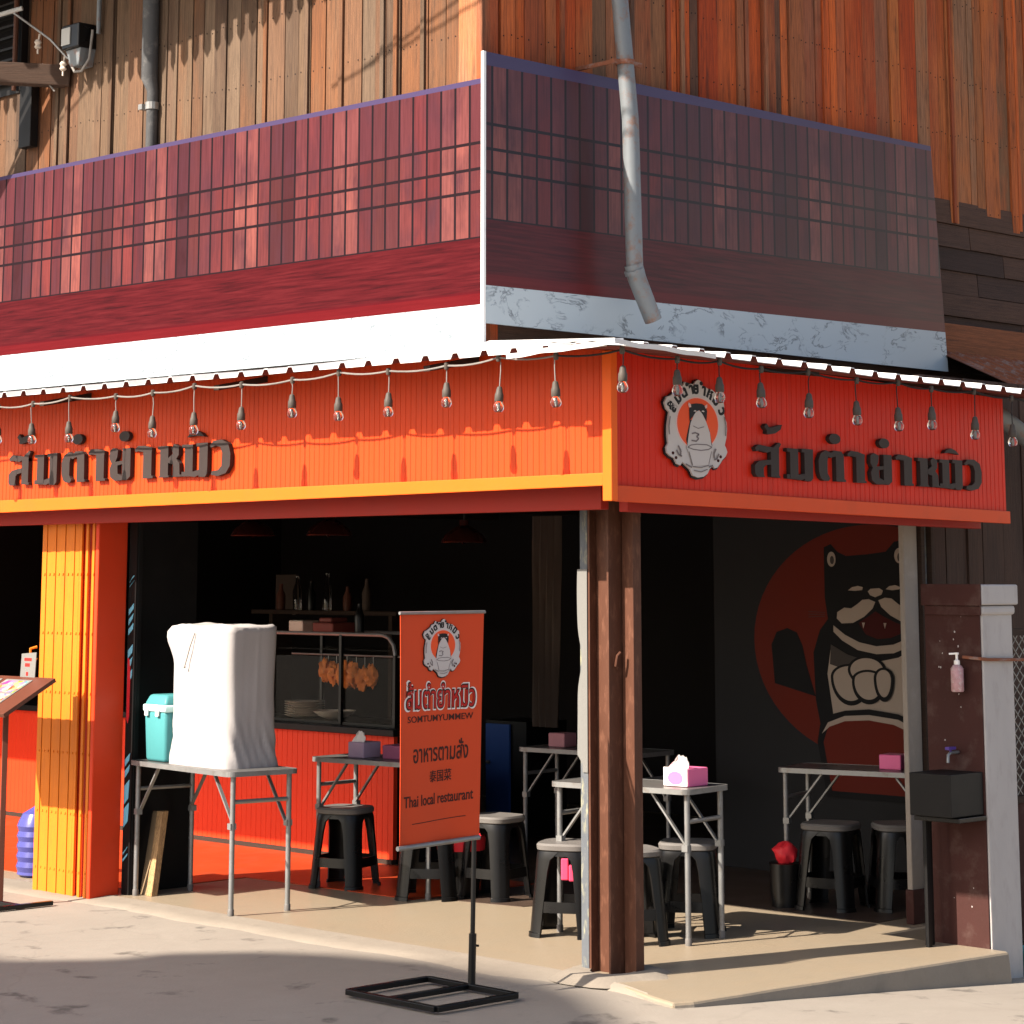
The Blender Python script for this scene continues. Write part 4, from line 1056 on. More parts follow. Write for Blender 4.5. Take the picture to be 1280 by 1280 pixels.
# ------------------------------------------------------------------ plastic stools
def make_stool(label, loc, rz):
    s_ = thing('plastic_stool', label, 'stool', loc, rz, 'black plastic stools of the restaurant')
    H = 0.43
    def sq(a, r, p=3.6):
        c, s2 = math.cos(a), math.sin(a)
        k = (abs(c) ** p + abs(s2) ** p) ** (-1 / p)
        return r * k * c, r * k * s2
    mb = MB(); n = 40; prof = [(0.128, H - 0.036), (0.138, H - 0.030), (0.140, H - 0.010), (0.132, H), (0.10, H - 0.003), (0.0005, H - 0.006)]
    vs = []; fs = []
    for r, z in prof: vs += [(*sq(2 * math.pi * k / n, r), z) for k in range(n)]
    for i in range(len(prof) - 1):
        for k in range(n): fs.append((i * n + k, i * n + (k + 1) % n, (i + 1) * n + (k + 1) % n, (i + 1) * n + k))
    fs.append(tuple(reversed(range(n))))
    mb.add(vs, fs); part('seat', mb, M['grey_plastic'], s_, smooth=35, local=True)
    def shell(a0, a1, rows, nn=10, th=0.010):
        """curved plate following the stool's square-round section; rows = (z, r, half-angle scale)"""
        mb = MB(); vs = []; m = len(rows)
        for z, r, sc in rows:
            for k in range(nn + 1):
                am = (a0 + a1) / 2; a = am + (a1 - a0) / 2 * sc * (2 * k / nn - 1)
                vs.append((*sq(a, r), z))
        for z, r, sc in rows:
            for k in range(nn + 1):
                am = (a0 + a1) / 2; a = am + (a1 - a0) / 2 * sc * (2 * k / nn - 1)
                vs.append((*sq(a, r - th), z))
        W_ = nn + 1; o = m * W_; fs = []
        for i in range(m - 1):
            for k in range(nn):
                fs += [(i * W_ + k, i * W_ + k + 1, (i + 1) * W_ + k + 1, (i + 1) * W_ + k), (o + i * W_ + k, o + (i + 1) * W_ + k, o + (i + 1) * W_ + k + 1, o + i * W_ + k + 1)]
            fs += [(i * W_, (i + 1) * W_, o + (i + 1) * W_, o + i * W_), (i * W_ + nn, o + i * W_ + nn, o + (i + 1) * W_ + nn, (i + 1) * W_ + nn)]
        for k in range(nn):
            fs += [(k, o + k, o + k + 1, k + 1), ((m - 1) * W_ + k, (m - 1) * W_ + k + 1, o + (m - 1) * W_ + k + 1, o + (m - 1) * W_ + k)]
        mb.add(vs, fs); return mb
    for q in range(4):
        a = math.pi / 4 + q * math.pi / 2
        rows = [(0.0, 0.176, 0.62), (0.02, 0.174, 0.62), (0.022, 0.168, 0.58), (0.14, 0.158, 0.66), (0.30, 0.144, 0.80), (0.355, 0.140, 0.95), (0.375, 0.138, 1.25), (H - 0.037, 0.134, 1.55)]
        part('leg', shell(a - R(26), a + R(26), rows), M['black'], s_, smooth=40, local=True)
        b_ = q * math.pi / 2
        part('stretcher', shell(b_ - R(34), b_ + R(34), [(0.115, 0.156, 1.0), (0.135, 0.155, 1.0), (0.165, 0.153, 0.96)], th=0.008), M['black'], s_, smooth=40, local=True)
    mb = shell(0, 2 * math.pi - 1e-4, [(0.372, 0.134, 1.0), (H - 0.036, 0.131, 1.0)], 40, 0.008)
    part('apron', mb, M['black'], s_, smooth=40, local=True)
    return s_

st = make_stool('black stool with grey seat standing before the red counter, beside the orange banner', (1.10, 3.02, 0), R(20))
dup(st, (0.72, 0.94, 0), R(28), 'black stool with a pink pack hanging under its seat, just behind the corner post')
dup(st, (0.735, 0.56, 0), R(62), 'black stool half hidden behind the brown corner post, its right half showing')
dup(st, (1.15, 0.55, 0), R(35), 'black stool under the table with the pink tissue box, between its two front legs')
dup(st, (2.33, 0.60, 0), R(15), 'dark stool beside the red bag under the table by the wall painting')
dup(st, (2.56, 0.33, 0), R(50), 'dark stool with a white sticker next to the concrete column')
dup(st, (1.36, 2.10, 0), R(10), 'dark stool behind the pole of the orange banner')
dup(st, (1.12, 2.36, 0), R(40), 'dark stool mostly hidden below the lower edge of the orange banner')
mb = MB(); mb.box(0, 0, 0, 0.045, 0.003, 0.042)
sk = link('sticker', mb, M['poster_white']); sk.location = (2.43, 0.125, 0.12); sk.rotation_euler = (0, 0, R(-30)); tag(sk, 'small white sticker on the leg of the dark stool next to the concrete column', 'sticker')

# things on and under the tables
def wad(name, label, cat, c, r, mat, seed, sq=(1, 1, 1), group=None):
    mb = MB(); n, m = 18, 10; vs = []; fs = []
    for j in range(m + 1):
        th = math.pi * j / m
        for k in range(n):
            a = 2 * math.pi * k / n
            d = Vector((math.sin(th) * math.cos(a), math.sin(th) * math.sin(a), math.cos(th)))
            q = r * (1 + 0.35 * mnoise.noise(d * 1.8 + Vector((seed, 0, 0))) + 0.12 * mnoise.noise(d * 5 + Vector((0, seed, 0))))
            vs.append((c[0] + d.x * q * sq[0], c[1] + d.y * q * sq[1], c[2] + d.z * q * sq[2]))
    for j in range(m):
        for k in range(n): fs.append((j * n + k, j * n + (k + 1) % n, (j + 1) * n + (k + 1) % n, (j + 1) * n + k))
    mb.add(vs, fs)
    return solo(name, label, cat, mb, mat, c, smooth=50, group=group)

def pack(c, rz):
    tp = thing('tissue_pack', 'pair of pink tissue packs hanging under the stool behind the corner post', 'tissue pack', c, rz)
    mb = MB(); mb.box(-0.035, -0.012, -0.08, 0.0, 0.012, 0.02); part('pack', mb, M['hot_pink'], tp, bevel=0.006, local=True)
    mb = MB(); mb.box(0.002, -0.014, -0.085, 0.045, 0.010, -0.01); part('pack', mb, M['hot_pink'], tp, bevel=0.006, local=True)
pack((0.63, 0.85, 0.345), R(-52))

def tissue_box(label, loc, rz, w, d, h, mat, front=None, paper=True):
    t_ = thing('tissue_box', label, 'tissue box', loc, rz, None)
    mb = MB(); mb.box(-w / 2, -d / 2, 0, w / 2, d / 2, h); part('box', mb, mat, t_, bevel=0.006, local=True)
    if front:
        mb = MB(); mb.box(-w / 2 - 0.004, -d / 2 + 0.004, 0.004, -w / 2, d / 2 - 0.004, h + 0.004)
        f_ = part('front_label', mb, front, t_, bevel=0.001, local=True)
        mb = MB(); mb.prism(ell(0, h * 0.48, d * 0.30, h * 0.36, 28), lambda u, v, q: (-w / 2 - 0.004 - q, u, v), 0.0, 0.0015)
        part('label_disc', mb, M['pink'], f_, local=True)
    if paper:
        mb = MB(); N_ = 9; vs = []
        for j in range(5):
            for k in range(N_):
                a = k / (N_ - 1) - 0.5; hh = j / 4
                wob = 0.012 * math.sin(k * 1.9 + j) * hh
                vs.append((-w * 0.38 + wob, a * d * 0.80 * (1 - 0.35 * hh) - 0.02 * hh, h + hh * (0.055 - 0.06 * a * a + 0.012 * math.sin(k * 2.3))))
        fs = [(j * N_ + k, j * N_ + k + 1, (j + 1) * N_ + k + 1, (j + 1) * N_ + k) for j in range(4) for k in range(N_ - 1)]
        mb.add(vs, fs); b0 = len(vs)
        mb.add([(p[0] + 0.006, p[1], p[2]) for p in vs], [tuple(reversed(f)) for f in fs])
        part('paper_tissue', mb, M['tissue'], t_, smooth=60, local=True)
    return t_
tissue_box('bright pink tissue box with white paper tissue, on the table behind the corner post', (0.99, 0.42, 0.706), R(6), 0.165, 0.145, 0.085, M['pink'], M['tissue'])
tissue_box('pink box on the table by the wall painting, cut off by the concrete column', (2.57, 0.36, 0.70), R(15), 0.14, 0.12, 0.075, M['pink'], None, False)
tissue_box('pale lilac tissue box on the table before the red counter', (1.13, 2.90, 0.70), R(5), 0.14, 0.12, 0.085, paint('lilac_plastic', (0.42, 0.30, 0.40), 0.4), None, True)
tissue_box('dull mauve napkin box on the table before the red counter, next to the banner', (1.20, 2.66, 0.70), R(5), 0.15, 0.17, 0.075, paint('mauve_plastic', (0.30, 0.09, 0.16), 0.4), None, False)
tissue_box('dusty pink box on the dim table deep inside', (2.50, 2.70, 0.70), R(6), 0.12, 0.12, 0.08, paint('dusty_pink_plastic', (0.42, 0.18, 0.20), 0.4), None, False)
tissue_box('dark red box on the dim table deep inside', (2.50, 2.40, 0.70), R(6), 0.12, 0.18, 0.07, paint('dark_red_plastic', (0.20, 0.022, 0.03), 0.4), None, False)
wad('plastic_bag', 'crumpled red bag on the floor by the dark stool under the painted wall', 'bag', (2.20, 0.80, 0.27), 0.062, M['red_plastic'], 3.0, (1, 1, 0.9))
mb = MB(); mb.lathe([(0.075, 0.0), (0.085, 0.22), (0.088, 0.22)], (2.20, 0.80, 0.0), 18)
solo('bin', 'small dark bin under the red bag by the painted wall', 'bin', mb, M['black'], (2.20, 0.80, 0), smooth=40)
bn = thing('waste_bin', 'round black waste bin with red liner behind the lower end of the banner pole', 'bin', (1.30, 2.30, 0))
mb = MB(); mb.lathe([(0.095, 0.0), (0.125, 0.30), (0.128, 0.30)], (1.30, 2.30, 0.0), 22); part('bucket', mb, M['black'], bn, smooth=40)
mb = MB(); mb.lathe([(0.129, 0.24), (0.134, 0.30), (0.126, 0.315), (0.11, 0.31), (0.05, 0.26)], (1.30, 2.30, 0.0), 22); part('liner', mb, M['red_plastic'], bn, smooth=40)

# ------------------------------------------------------------------ cloth-covered box, cooler, boards at the sunny table
ck = thing('covered_box', 'tall box under a white cotton cover, standing on the sunny table', 'covered box', (0.185, 2.955, 0.708), R(-4))
mb = MB(); n = 96; lv = 26; Hh = 0.715
def rr_pt(a, hx, hy, p=7.0):
    c, s_ = math.cos(a), math.sin(a)
    k = (abs(c) ** p + abs(s_) ** p) ** (-1 / p)
    return hx * k * c, hy * k * s_
vs = []; fs = []
for j in range(lv + 1):
    z = Hh * j / lv
    for k in range(n):
        a = 2 * math.pi * k / n + 1e-4
        fl = 0.012 * (1 - sstep(0.0, 0.12, z)) - 0.006 * math.sin(math.pi * z / Hh)
        x, y = rr_pt(a, 0.168 + fl, 0.285 + fl)
        d = Vector((x, y, 0)).normalized()
        w = 0.006 * mnoise.noise((x * 7, y * 7, z * 4)) + 0.0028 * mnoise.noise((a * 9, z * 1.6, 3.0)) * (1.6 - z / Hh)
        cr = math.exp(-((z - 0.10) / 0.13) ** 2) * 0.006 * math.sin(a * 21 + z * 40) * (1 if abs(abs(math.cos(a)) - 0.6) < 0.3 else 0.35)
        zz = z
        if j >= lv - 3:   # sagging, uneven upper hem
            zz += 0.012 * mnoise.noise((x * 6, y * 6, 1.0)) * (j - lv + 4) / 4
        ear = math.exp(-(((math.degrees(a) - 118) / 16) ** 2)) * sstep(0.50, 0.66, z) * (1 - 0.6 * sstep(0.68, 0.715, z))
        q = d * (w + cr + 0.085 * ear)
        vs.append((x + q.x, y + q.y, zz))
for j in range(lv):
    for k in range(n): fs.append((j * n + k, j * n + (k + 1) % n, (j + 1) * n + (k + 1) % n, (j + 1) * n + k))
b0 = len(vs)
for sc_ in (0.93, 0.7, 0.4):
    for k in range(n):
        v = vs[lv * n + k]; vs.append((v[0] * sc_, v[1] * sc_, Hh + 0.012 + 0.016 * mnoise.noise((v[0] * sc_ * 9, v[1] * sc_ * 9, 5.0)) - 0.006 * (1 - sc_)))
vs.append((0, 0, Hh + 0.004))
for q in range(3):
    o0 = lv * n if q == 0 else b0 + (q - 1) * n; o1 = b0 + q * n
    for k in range(n): fs.append((o0 + k, o0 + (k + 1) % n, o1 + (k + 1) % n, o1 + k))
for k in range(n): fs.append((b0 + 2 * n + k, b0 + 2 * n + (k + 1) % n, len(vs) - 1))
mb.add(vs, fs); part('cotton_cover', mb, M['cloth'], ck, smooth=80, local=True)
mb = MB(); mb.tube([(-0.176, 0.02, 0.685), (-0.183, 0.05, 0.62), (-0.181, 0.085, 0.55), (-0.184, 0.10, 0.51)], 0.0035, 6); mb.lathe([(0.003, 0.0), (0.007, 0.006), (0.003, 0.014)], (-0.184, 0.10, 0.50), 8); part('drawstring', mb, M['wire'], ck, local=True)

co = thing('cooler', 'teal plastic cooler with pale band beside the cloth-covered box', 'cooler', (0.17, 3.35, 0.708), R(-5))
mb = MB(); mb.hexa([(-0.125, -0.10, 0.0), (0.125, -0.10, 0.0), (0.125, 0.10, 0.0), (-0.125, 0.10, 0.0)], [(-0.135, -0.11, 0.27), (0.135, -0.11, 0.27), (0.135, 0.11, 0.27), (-0.135, 0.11, 0.27)])
part('body', mb, M['teal'], co, bevel=0.018, smooth=50, local=True)
mb = MB(); mb.box(-0.140, -0.115, 0.262, 0.140, 0.115, 0.300); part('band', mb, M['teal_band'], co, bevel=0.008, smooth=50, local=True)
mb = MB(); mb.hexa([(-0.136, -0.111, 0.299), (0.136, -0.111, 0.299), (0.136, 0.111, 0.299), (-0.136, 0.111, 0.299)], [(-0.112, -0.088, 0.352), (0.112, -0.088, 0.352), (0.112, 0.088, 0.352), (-0.112, 0.088, 0.352)])
part('lid', mb, M['teal'], co, bevel=0.014, smooth=50, local=True)
for y0 in (-0.06, 0.05):
    mb = MB(); mb.box(-0.150, y0, 0.24, -0.139, y0 + 0.03, 0.298); part('latch', mb, M['tissue'], co, bevel=0.003, local=True)

mb = MB(); mb.hexa([(0.09, 3.425, 0.0), (0.13, 3.425, 0.0), (0.13, 3.475, 0.0), (0.09, 3.475, 0.0)], [(0.20, 3.49, 0.43), (0.24, 3.49, 0.43), (0.24, 3.54, 0.43), (0.20, 3.54, 0.43)], 0.5)
solo('wooden_board', 'pale wooden board leaning under the sunny table', 'board', mb, M['plywood'], (0.15, 3.46, 0), bevel=0.002)
mb = MB(); mb.hexa([(0.10, 3.48, 0.0), (0.118, 3.48, 0.0), (0.118, 3.545, 0.0), (0.10, 3.545, 0.0)], [(0.215, 3.545, 0.425), (0.233, 3.545, 0.425), (0.233, 3.60, 0.425), (0.215, 3.60, 0.425)], 0.3)
solo('fibre_board', 'dull brown fibre board leaning behind the pale wooden board', 'board', mb, paint('fibre_board', (0.22, 0.15, 0.085), 0.85), (0.15, 3.52, 0), bevel=0.002)

# ------------------------------------------------------------------ counter with glass case
ct = thing('counter', 'long red-orange ribbed counter with black top inside the restaurant', 'counter', (2.2, 5.8, 0))
part('front_panel', ribbed('x', 1.93, 3.55, 8.2, lambda s_: 0.03, lambda s_: 0.745, -1, 0.05), M['red_counter'], ct)
mb = MB(); mb.box(1.88, 3.5, 0.745, 2.52, 8.2, 0.785); part('worktop', mb, M['black_paint'], ct, bevel=0.004)
mb = MB(); mb.box(1.96, 3.55, 0.0, 2.5, 8.2, 0.74); part('carcass', mb, M['dark_wall'], ct)
mb = MB(); mb.box(1.918, 3.55, 0.0, 1.955, 8.2, 0.03); part('plinth', mb, M['dark_wood'], ct)

gc = thing('glass_case', 'dark framed glass food case standing on the red counter', 'display case', (2.2, 4.2, 0.785))
x0, x1, y0, y1, z0, z1 = 2.0, 2.42, 3.62, 4.80, 0.787, 1.335
for (a, b) in (((x0, y0, z0), (x0, y0, z1 - 0.12)), ((x1, y0, z0), (x1, y0, z1 - 0.12)), ((x0, y1, z0), (x0, y1, z1)), ((x1, y1, z0), (x1, y1, z1)), ((x0, 4.12, z0), (x0, 4.12, z1))):
    mb = MB(); mb.bar(a, b, 0.022); part('upright', mb, M['black'], gc)
for x in (x0, x1):
    mb = MB(); mb.tube([(x, y1, z1), (x, y0 + 0.12, z1), (x, y0 + 0.06, z1 - 0.016), (x, y0 + 0.016, z1 - 0.06), (x, y0, z1 - 0.12)], 0.012, 8); part('top_rail', mb, M['steel'], gc, smooth=40)
mb = MB(); mb.box(x0, y0, z0 - 0.001, x1, y1, z0 + 0.016); part('base', mb, M['black'], gc)
mb = MB(); mb.box(x0 + 0.02, y0 + 0.03, 1.235, x1 - 0.02, y1 - 0.02, 1.243); part('shelf', mb, M['case_glass'], gc)
mb = MB(); mb.box(x0 + 0.006, y0 + 0.02, z0 + 0.018, x0 + 0.010, y1 - 0.02, z1 - 0.14); part('front_pane', mb, M['case_glass'], gc)
mb = MB(); mb.tube([(2.15, y0 + 0.02, 1.20), (2.15, y1 - 0.02, 1.20)], 0.006, 8); part('hanging_rail', mb, M['steel'], gc)

pl_ = thing('plate_stack', 'stack of pale plates inside the glass case', 'plates', (2.16, 4.66, 0.803))
for i in range(7):
    mb = MB(); z = 0.803 + 0.014 * i
    mb.lathe([(0.07, z), (0.125, z + 0.014), (0.130, z + 0.016), (0.125, z + 0.018), (0.07, z + 0.006)], (2.16, 4.66, 0), 28)
    part('plate', mb, M['ceramic'], pl_, smooth=40)
mb = MB()
for k in range(16):
    pass
mb.lathe([(0.04, 0.0), (0.09, 0.018), (0.135, 0.05), (0.138, 0.053), (0.09, 0.026), (0.03, 0.008)], (2.15, 4.36, 0.803), 28)
o = solo('serving_dish', 'shallow pale dish tilted up beside the plate stack', 'dish', mb, M['ceramic'], (2.15, 4.36, 0.803), smooth=40)
rg = random.Random(9)
for i, (yy, zz, rr_) in enumerate(((4.42, 1.10, 0.062), (4.34, 1.085, 0.058), (4.24, 1.075, 0.075), (4.15, 1.085, 0.060), (4.07, 1.06, 0.062), (3.99, 1.08, 0.06))):
    hf = thing('fried_piece', ('fried golden piece hanging at the far end of the row in the glass case', 'curly fried piece hanging second in the glass case row', 'large fried piece hanging low in the middle of the glass case', 'small fried piece hanging right of the large one in the glass case', 'long fried piece hanging behind the case upright', 'shaded fried piece hanging nearest the banner')[i], 'fried food', (2.15, yy, zz), 0, 'fried pieces hanging in the glass case')
    mb = MB(); vs = []; fs = []; n, m = 18, 12
    for j in range(m + 1):
        th = math.pi * j / m
        for k in range(n):
            a = 2 * math.pi * k / n
            d = Vector((math.sin(th) * math.cos(a), math.sin(th) * math.sin(a), math.cos(th)))
            q = rr_ * (0.85 + 0.5 * mnoise.noise(d * 2.6 + Vector((i * 3.1, 0, 0))) + 0.25 * mnoise.noise(d * 6 + Vector((0, i * 2.0, 0))))
            vs.append((2.13 + d.x * q * 0.7, yy + d.y * q * 0.9, zz + d.z * q * 1.25))
    for j in range(m):
        for k in range(n): fs.append((j * n + k, j * n + (k + 1) % n, (j + 1) * n + (k + 1) % n, (j + 1) * n + k))
    mb.add(vs, fs); part('fried_body', mb, M['fried'], hf, smooth=60)
    mb = MB(); mb.tube([(2.15, yy, zz + rr_ * 0.8), (2.15, yy, 1.20)], 0.003, 6); part('hook', mb, M['steel'], hf)
mb = MB(); mb.box(2.10, 4.62, 1.338, 2.24, 4.76, 1.41)
solo('food_container', 'small pale food container on top of the glass case', 'container', mb, M['ceramic'], (2.17, 4.69, 1.338), bevel=0.008)
mb = MB(); mb.box(2.08, 4.30, 1.338, 2.30, 4.50, 1.40); mb.box(2.10, 4.34, 1.40, 2.24, 4.46, 1.43)
solo('snack_packet', 'reddish packet lying on top of the glass case', 'packet', mb, paint('packet_red', (0.16, 0.04, 0.03), 0.5), (2.19, 4.40, 1.338), bevel=0.01)
mb = MB(); mb.lathe([(0.03, 0.0), (0.032, 0.10), (0.02, 0.14), (0.013, 0.15), (0.013, 0.18)], (2.18, 4.16, 1.338), 14)
solo('sauce_bottle', 'dark sauce bottle standing on top of the glass case', 'bottle', mb, M['black'], (2.18, 4.16, 1.338), smooth=40)

# deep interior
shf = thing('wall_shelf', 'dark shelf with small bottles on the back wall above the glass case', 'shelf', (4.2, 6.6, 1.40))
mb = MB(); mb.box(4.05, 5.9, 1.40, 4.35, 7.6, 1.43); part('board', mb, M['dark_wood'], shf)
for y0 in (6.0, 7.4):
    mb = MB(); mb.box(4.1, y0, 0.0, 4.3, y0 + 0.04, 1.40); part('bracket', mb, M['dark_wood'], shf)
for i, (yy, hh, mt) in enumerate(((7.42, 0.20, 'brown_panel'), (7.22, 0.26, 'glass'), (7.05, 0.22, 'black'), (6.86, 0.28, 'glass'), (6.62, 0.18, 'brown_panel'), (6.40, 0.24, 'curtain'))):
    mb = MB(); mb.lathe([(0.035, 0.0), (0.037, hh * 0.55), (0.016, hh * 0.8), (0.015, hh)], (4.2, yy, 1.43), 14)
    solo('bottle', '%s small bottle from the left on the dark back shelf' % ['first', 'second', 'third', 'fourth', 'fifth', 'sixth'][i], 'bottle', mb, M[mt], (4.2, yy, 1.43), smooth=40, group='bottles on the back shelf')
mb = MB(); mb.box(4.60, 7.72, 1.38, 4.62, 7.98, 1.70)
solo('wall_notice', 'dim paper notice hanging in the dark above the covered box', 'notice', mb, M['curtain'], (4.61, 7.85, 1.38))

mb = MB(); rows = 14; cols = 16; vs = []
for j in range(rows + 1):
    for i in range(cols + 1):
        u = i / cols; z = 0.72 + 1.36 * j / rows
        wd = 0.26 * (0.82 + 0.18 * j / rows)
        vs.append((3.48 + 0.018 * math.sin(u * 24 + j * 0.15), 3.80 + (u - 0.5) * wd + 0.01 * mnoise.noise((0, u, z * 3)), z))
fs = [(j * (cols + 1) + i, j * (cols + 1) + i + 1, (j + 1) * (cols + 1) + i + 1, (j + 1) * (cols + 1) + i) for j in range(rows) for i in range(cols)]
k0 = len(vs)
mb.add(vs, fs); mb.add([(p[0] + 0.006, p[1], p[2]) for p in vs], [tuple(reversed(f)) for f in fs])
cu = solo('curtain', 'narrow brownish curtain hanging in the dark doorway deep inside', 'curtain', mb, M['curtain'], (3.48, 3.8, 0.72), smooth=60)
bc = thing('cabinet', 'dark blue cabinet door standing behind the orange banner', 'cabinet', (3.65, 4.26, 0))
mb = MB(); mb.box(3.52, 4.02, 0.0, 3.9, 4.40, 0.74); part('body', mb, M['black_paint'], bc)
mb = MB(); mb.box(3.50, 4.16, 0.05, 3.518, 4.385, 0.72); dr = part('door', mb, M['blue'], bc, bevel=0.004)
mb = MB(); mb.lathe([(0.012, 0.0), (0.016, 0.01), (0.012, 0.02)], (3.49, 4.35, 0.46), 10); part('knob', mb, M['steel'], dr, smooth=40)

lamps = [((1.55, 4.45, 1.935), 'dark enamel pendant lamp hanging above the covered box'), ((1.55, 3.72, 1.93), 'dark enamel pendant lamp hanging above the glass case'), ((2.0, 3.02, 1.885), 'dark enamel pendant lamp hanging above the orange banner')]
pr = None
for lc, lb in lamps:
    if pr is None:
        pr = thing('pendant_lamp', lb, 'lamp', lc, 0, 'pendant lamps in the restaurant')
        mb = MB(); mb.lathe([(0.135, 0.0), (0.138, 0.004), (0.115, 0.045), (0.06, 0.085), (0.03, 0.10), (0.028, 0.13)], (0, 0, 0), 28); mb.lathe([(0.133, 0.003), (0.11, 0.043), (0.05, 0.08), (0.01, 0.09)], (0, 0, 0), 28)
        part('lamp_shade', mb, M['lamp_metal'], pr, smooth=40, local=True)
        mb = MB(); mb.tube([(0, 0, 0.13), (0, 0, 0.30)], 0.005, 6); part('cord', mb, M['wire_dark'], pr, local=True)
        mb = MB(); mb.lathe([(0.004, -0.03), (0.028, -0.015), (0.03, 0.01), (0.015, 0.05)], (0, 0, 0.02), 14); part('bulb', mb, M['glass'], pr, smooth=40, local=True)
    else: dup(pr, lc, 0, lb)

wb = thing('water_bottle', 'big blue water bottle on the floor behind the yellow gate', 'bottle', (0.16, 4.60, 0.0))
mb = MB(); pr_ = [(0.10, 0.0), (0.125, 0.015)] + [(0.125 + (0.006 if i % 2 else -0.004), 0.03 + 0.028 * i) for i in range(11)] + [(0.10, 0.35), (0.04, 0.385), (0.027, 0.40)]
mb.lathe(pr_, (0.16, 4.60, 0), 24); part('body', mb, M['bottle_blue'], wb, smooth=30)
mb = MB(); mb.lathe([(0.030, 0.398), (0.030, 0.43)], (0.16, 4.60, 0), 16); part('cap', mb, M['tissue'], wb, smooth=30)

# ------------------------------------------------------------------ banner on its floor stand
bs = thing('banner_stand', 'orange vinyl banner with emblem and lettering on a black pole stand', 'banner', (-0.85, 0.19, -0.01), R(0))
mb = MB()
zf = 0.006
q4 = [(-1.088, 0.455), (-0.640, 0.455), (-0.655, -0.092), (-1.100, -0.092)]
for i in range(4):
    a, b = q4[i], q4[(i + 1) % 4]; mb.bar((a[0], a[1], zf), (b[0], b[1], zf), 0.028, 0.022)
mb.bar((-0.640, 0.20, zf), (-1.095, 0.20, zf), 0.028, 0.021)
part('floor_frame', mb, M['black'], bs, bevel=0.002)
mb = MB(); mb.tube([(-0.628, 0.2, 0.01), (-0.622, 0.2, 0.215)], 0.016, 12)
part('sleeve', mb, M['black'], bs, smooth=40)
mb = MB(); mb.tube([(-0.623, 0.2, 0.19), (-0.590, 0.207, 1.545)], 0.0105, 10); mb.tube([(-0.606, 0.2, 0.165), (-0.592, 0.196, 0.163)], 0.005, 6)
part('pole', mb, M['black'], bs, smooth=40)
BX0, BX1 = -1.060, -0.568
def ban(u, v, q):
    """u 0..1 across, v metres up; the vinyl hangs with a slight bow and its foot turns in"""
    x0 = BX0 + 0.012 * (1.53 - v) ; x1 = BX1 - 0.034 * (1.53 - v)
    zt = v - (0.0 if v > 1.2 else 0.02 * (1.2 - v) * (1 - u))
    y = 0.192 + 0.010 * math.sin(u * 3.14) * (0.4 + 0.6 * (1.53 - v)) + 0.006 * math.sin(u * 9 + v * 3) * (1.55 - v) - 0.012 * (1 - sstep(0, 0.05, u))
    return (x0 + (x1 - x0) * u, y - q, zt)
mb = MB(); cu_, cv = 24, 40; vs = []
for sgn in (0.0, -0.0025):
    for j in range(cv + 1):
        for i in range(cu_ + 1): vs.append(ban(i / cu_, 0.605 + (1.535 - 0.605) * j / cv, sgn))
W_ = cu_ + 1; fs = []
for j in range(cv):
    for i in range(cu_): fs.append((j * W_ + i, j * W_ + i + 1, (j + 1) * W_ + i + 1, (j + 1) * W_ + i))
o = W_ * (cv + 1); fs += [tuple(reversed([o + q for q in f])) for f in fs]
for i in range(cu_): fs += [(i, o + i, o + i + 1, i + 1), (cv * W_ + i, cv * W_ + i + 1, o + cv * W_ + i + 1, o + cv * W_ + i)]
for j in range(cv): fs += [(j * W_, (j + 1) * W_, o + (j + 1) * W_, o + j * W_), (j * W_ + cu_, o + j * W_ + cu_, o + (j + 1) * W_ + cu_, (j + 1) * W_ + cu_)]
mb.add(vs, fs); vin = part('vinyl', mb, M['banner'], bs, smooth=50)
mb = MB(); mb.tube([ban(-0.01, 1.538, 0.0), ban(1.01, 1.538, 0.0)], 0.007, 8); part('top_rod', mb, M['steel'], bs, smooth=40)
mb = MB(); mb.tube([ban(-0.03, 0.605, 0.0), ban(1.0, 0.605, 0.0)], 0.010, 10); part('bottom_rod', mb, M['steel'], bs, smooth=40)
def btext(body, u0, u1, zb, h, mat, q0, q1, off=0.01, nm='lettering', par=None, tilt=0.0):
    vs, fs = fit_text(body, 1.0, extrude=0.5, offset=off, height=1.0, res=3)
    mb = MB(); mb.raw((vs, fs), lambda a, b, w: ban(u0 + (u1 - u0) * a, zb + h * b + tilt * a, q0 + (q1 - q0) * (w + 0.5)))
    return part(nm, mb, mat, par or vin, root=bs)
btext(WORD, 0.062, 0.938, 1.136, 0.128, M['ink_white'], 0.0006, 0.0014, 0.062)
btext(WORD, 0.080, 0.920, 1.142, 0.116, M['ink_dark'], 0.0014, 0.0022, 0.042)
btext(WORD, 0.092, 0.908, 1.147, 0.104, M['ink_red'], 0.0022, 0.0030, 0.006)
btext('SOMTUMYUMMEW', 0.105, 0.895, 1.092, 0.026, M['ink_dark'], 0.0006, 0.0016, 0.006, tilt=0.003)
btext('อาหารตามสั่ง', 0.175, 0.845, 0.930, 0.085, M['ink_dark'], 0.0006, 0.0016, 0.012, tilt=0.004)
btext('泰国菜', 0.385, 0.66, 0.848, 0.048, M['ink_dark'], 0.0006, 0.0016, 0.008, tilt=0.002)
btext('Thai local restaurant', 0.065, 0.915, 0.757, 0.045, M['ink_dark'], 0.0006, 0.0016, 0.012, tilt=0.008)
mb = MB(); vs = [ban(0.165 + 0.67 * i / 12, 0.690 + 0.008 * i / 12 + dz, 0.0010) for dz in (0, 0.003) for i in range(13)]
mb.add(vs, [(i, i + 1, 14 + i, 13 + i) for i in range(12)]); part('line', mb, M['ink_dark'], vin, root=bs)
emblem(bs, vin, lambda u, v, q: ban(0.505 + u * 0.232, 1.390 + v * 0.1225, 0.0006 + q), 1, 0.009)

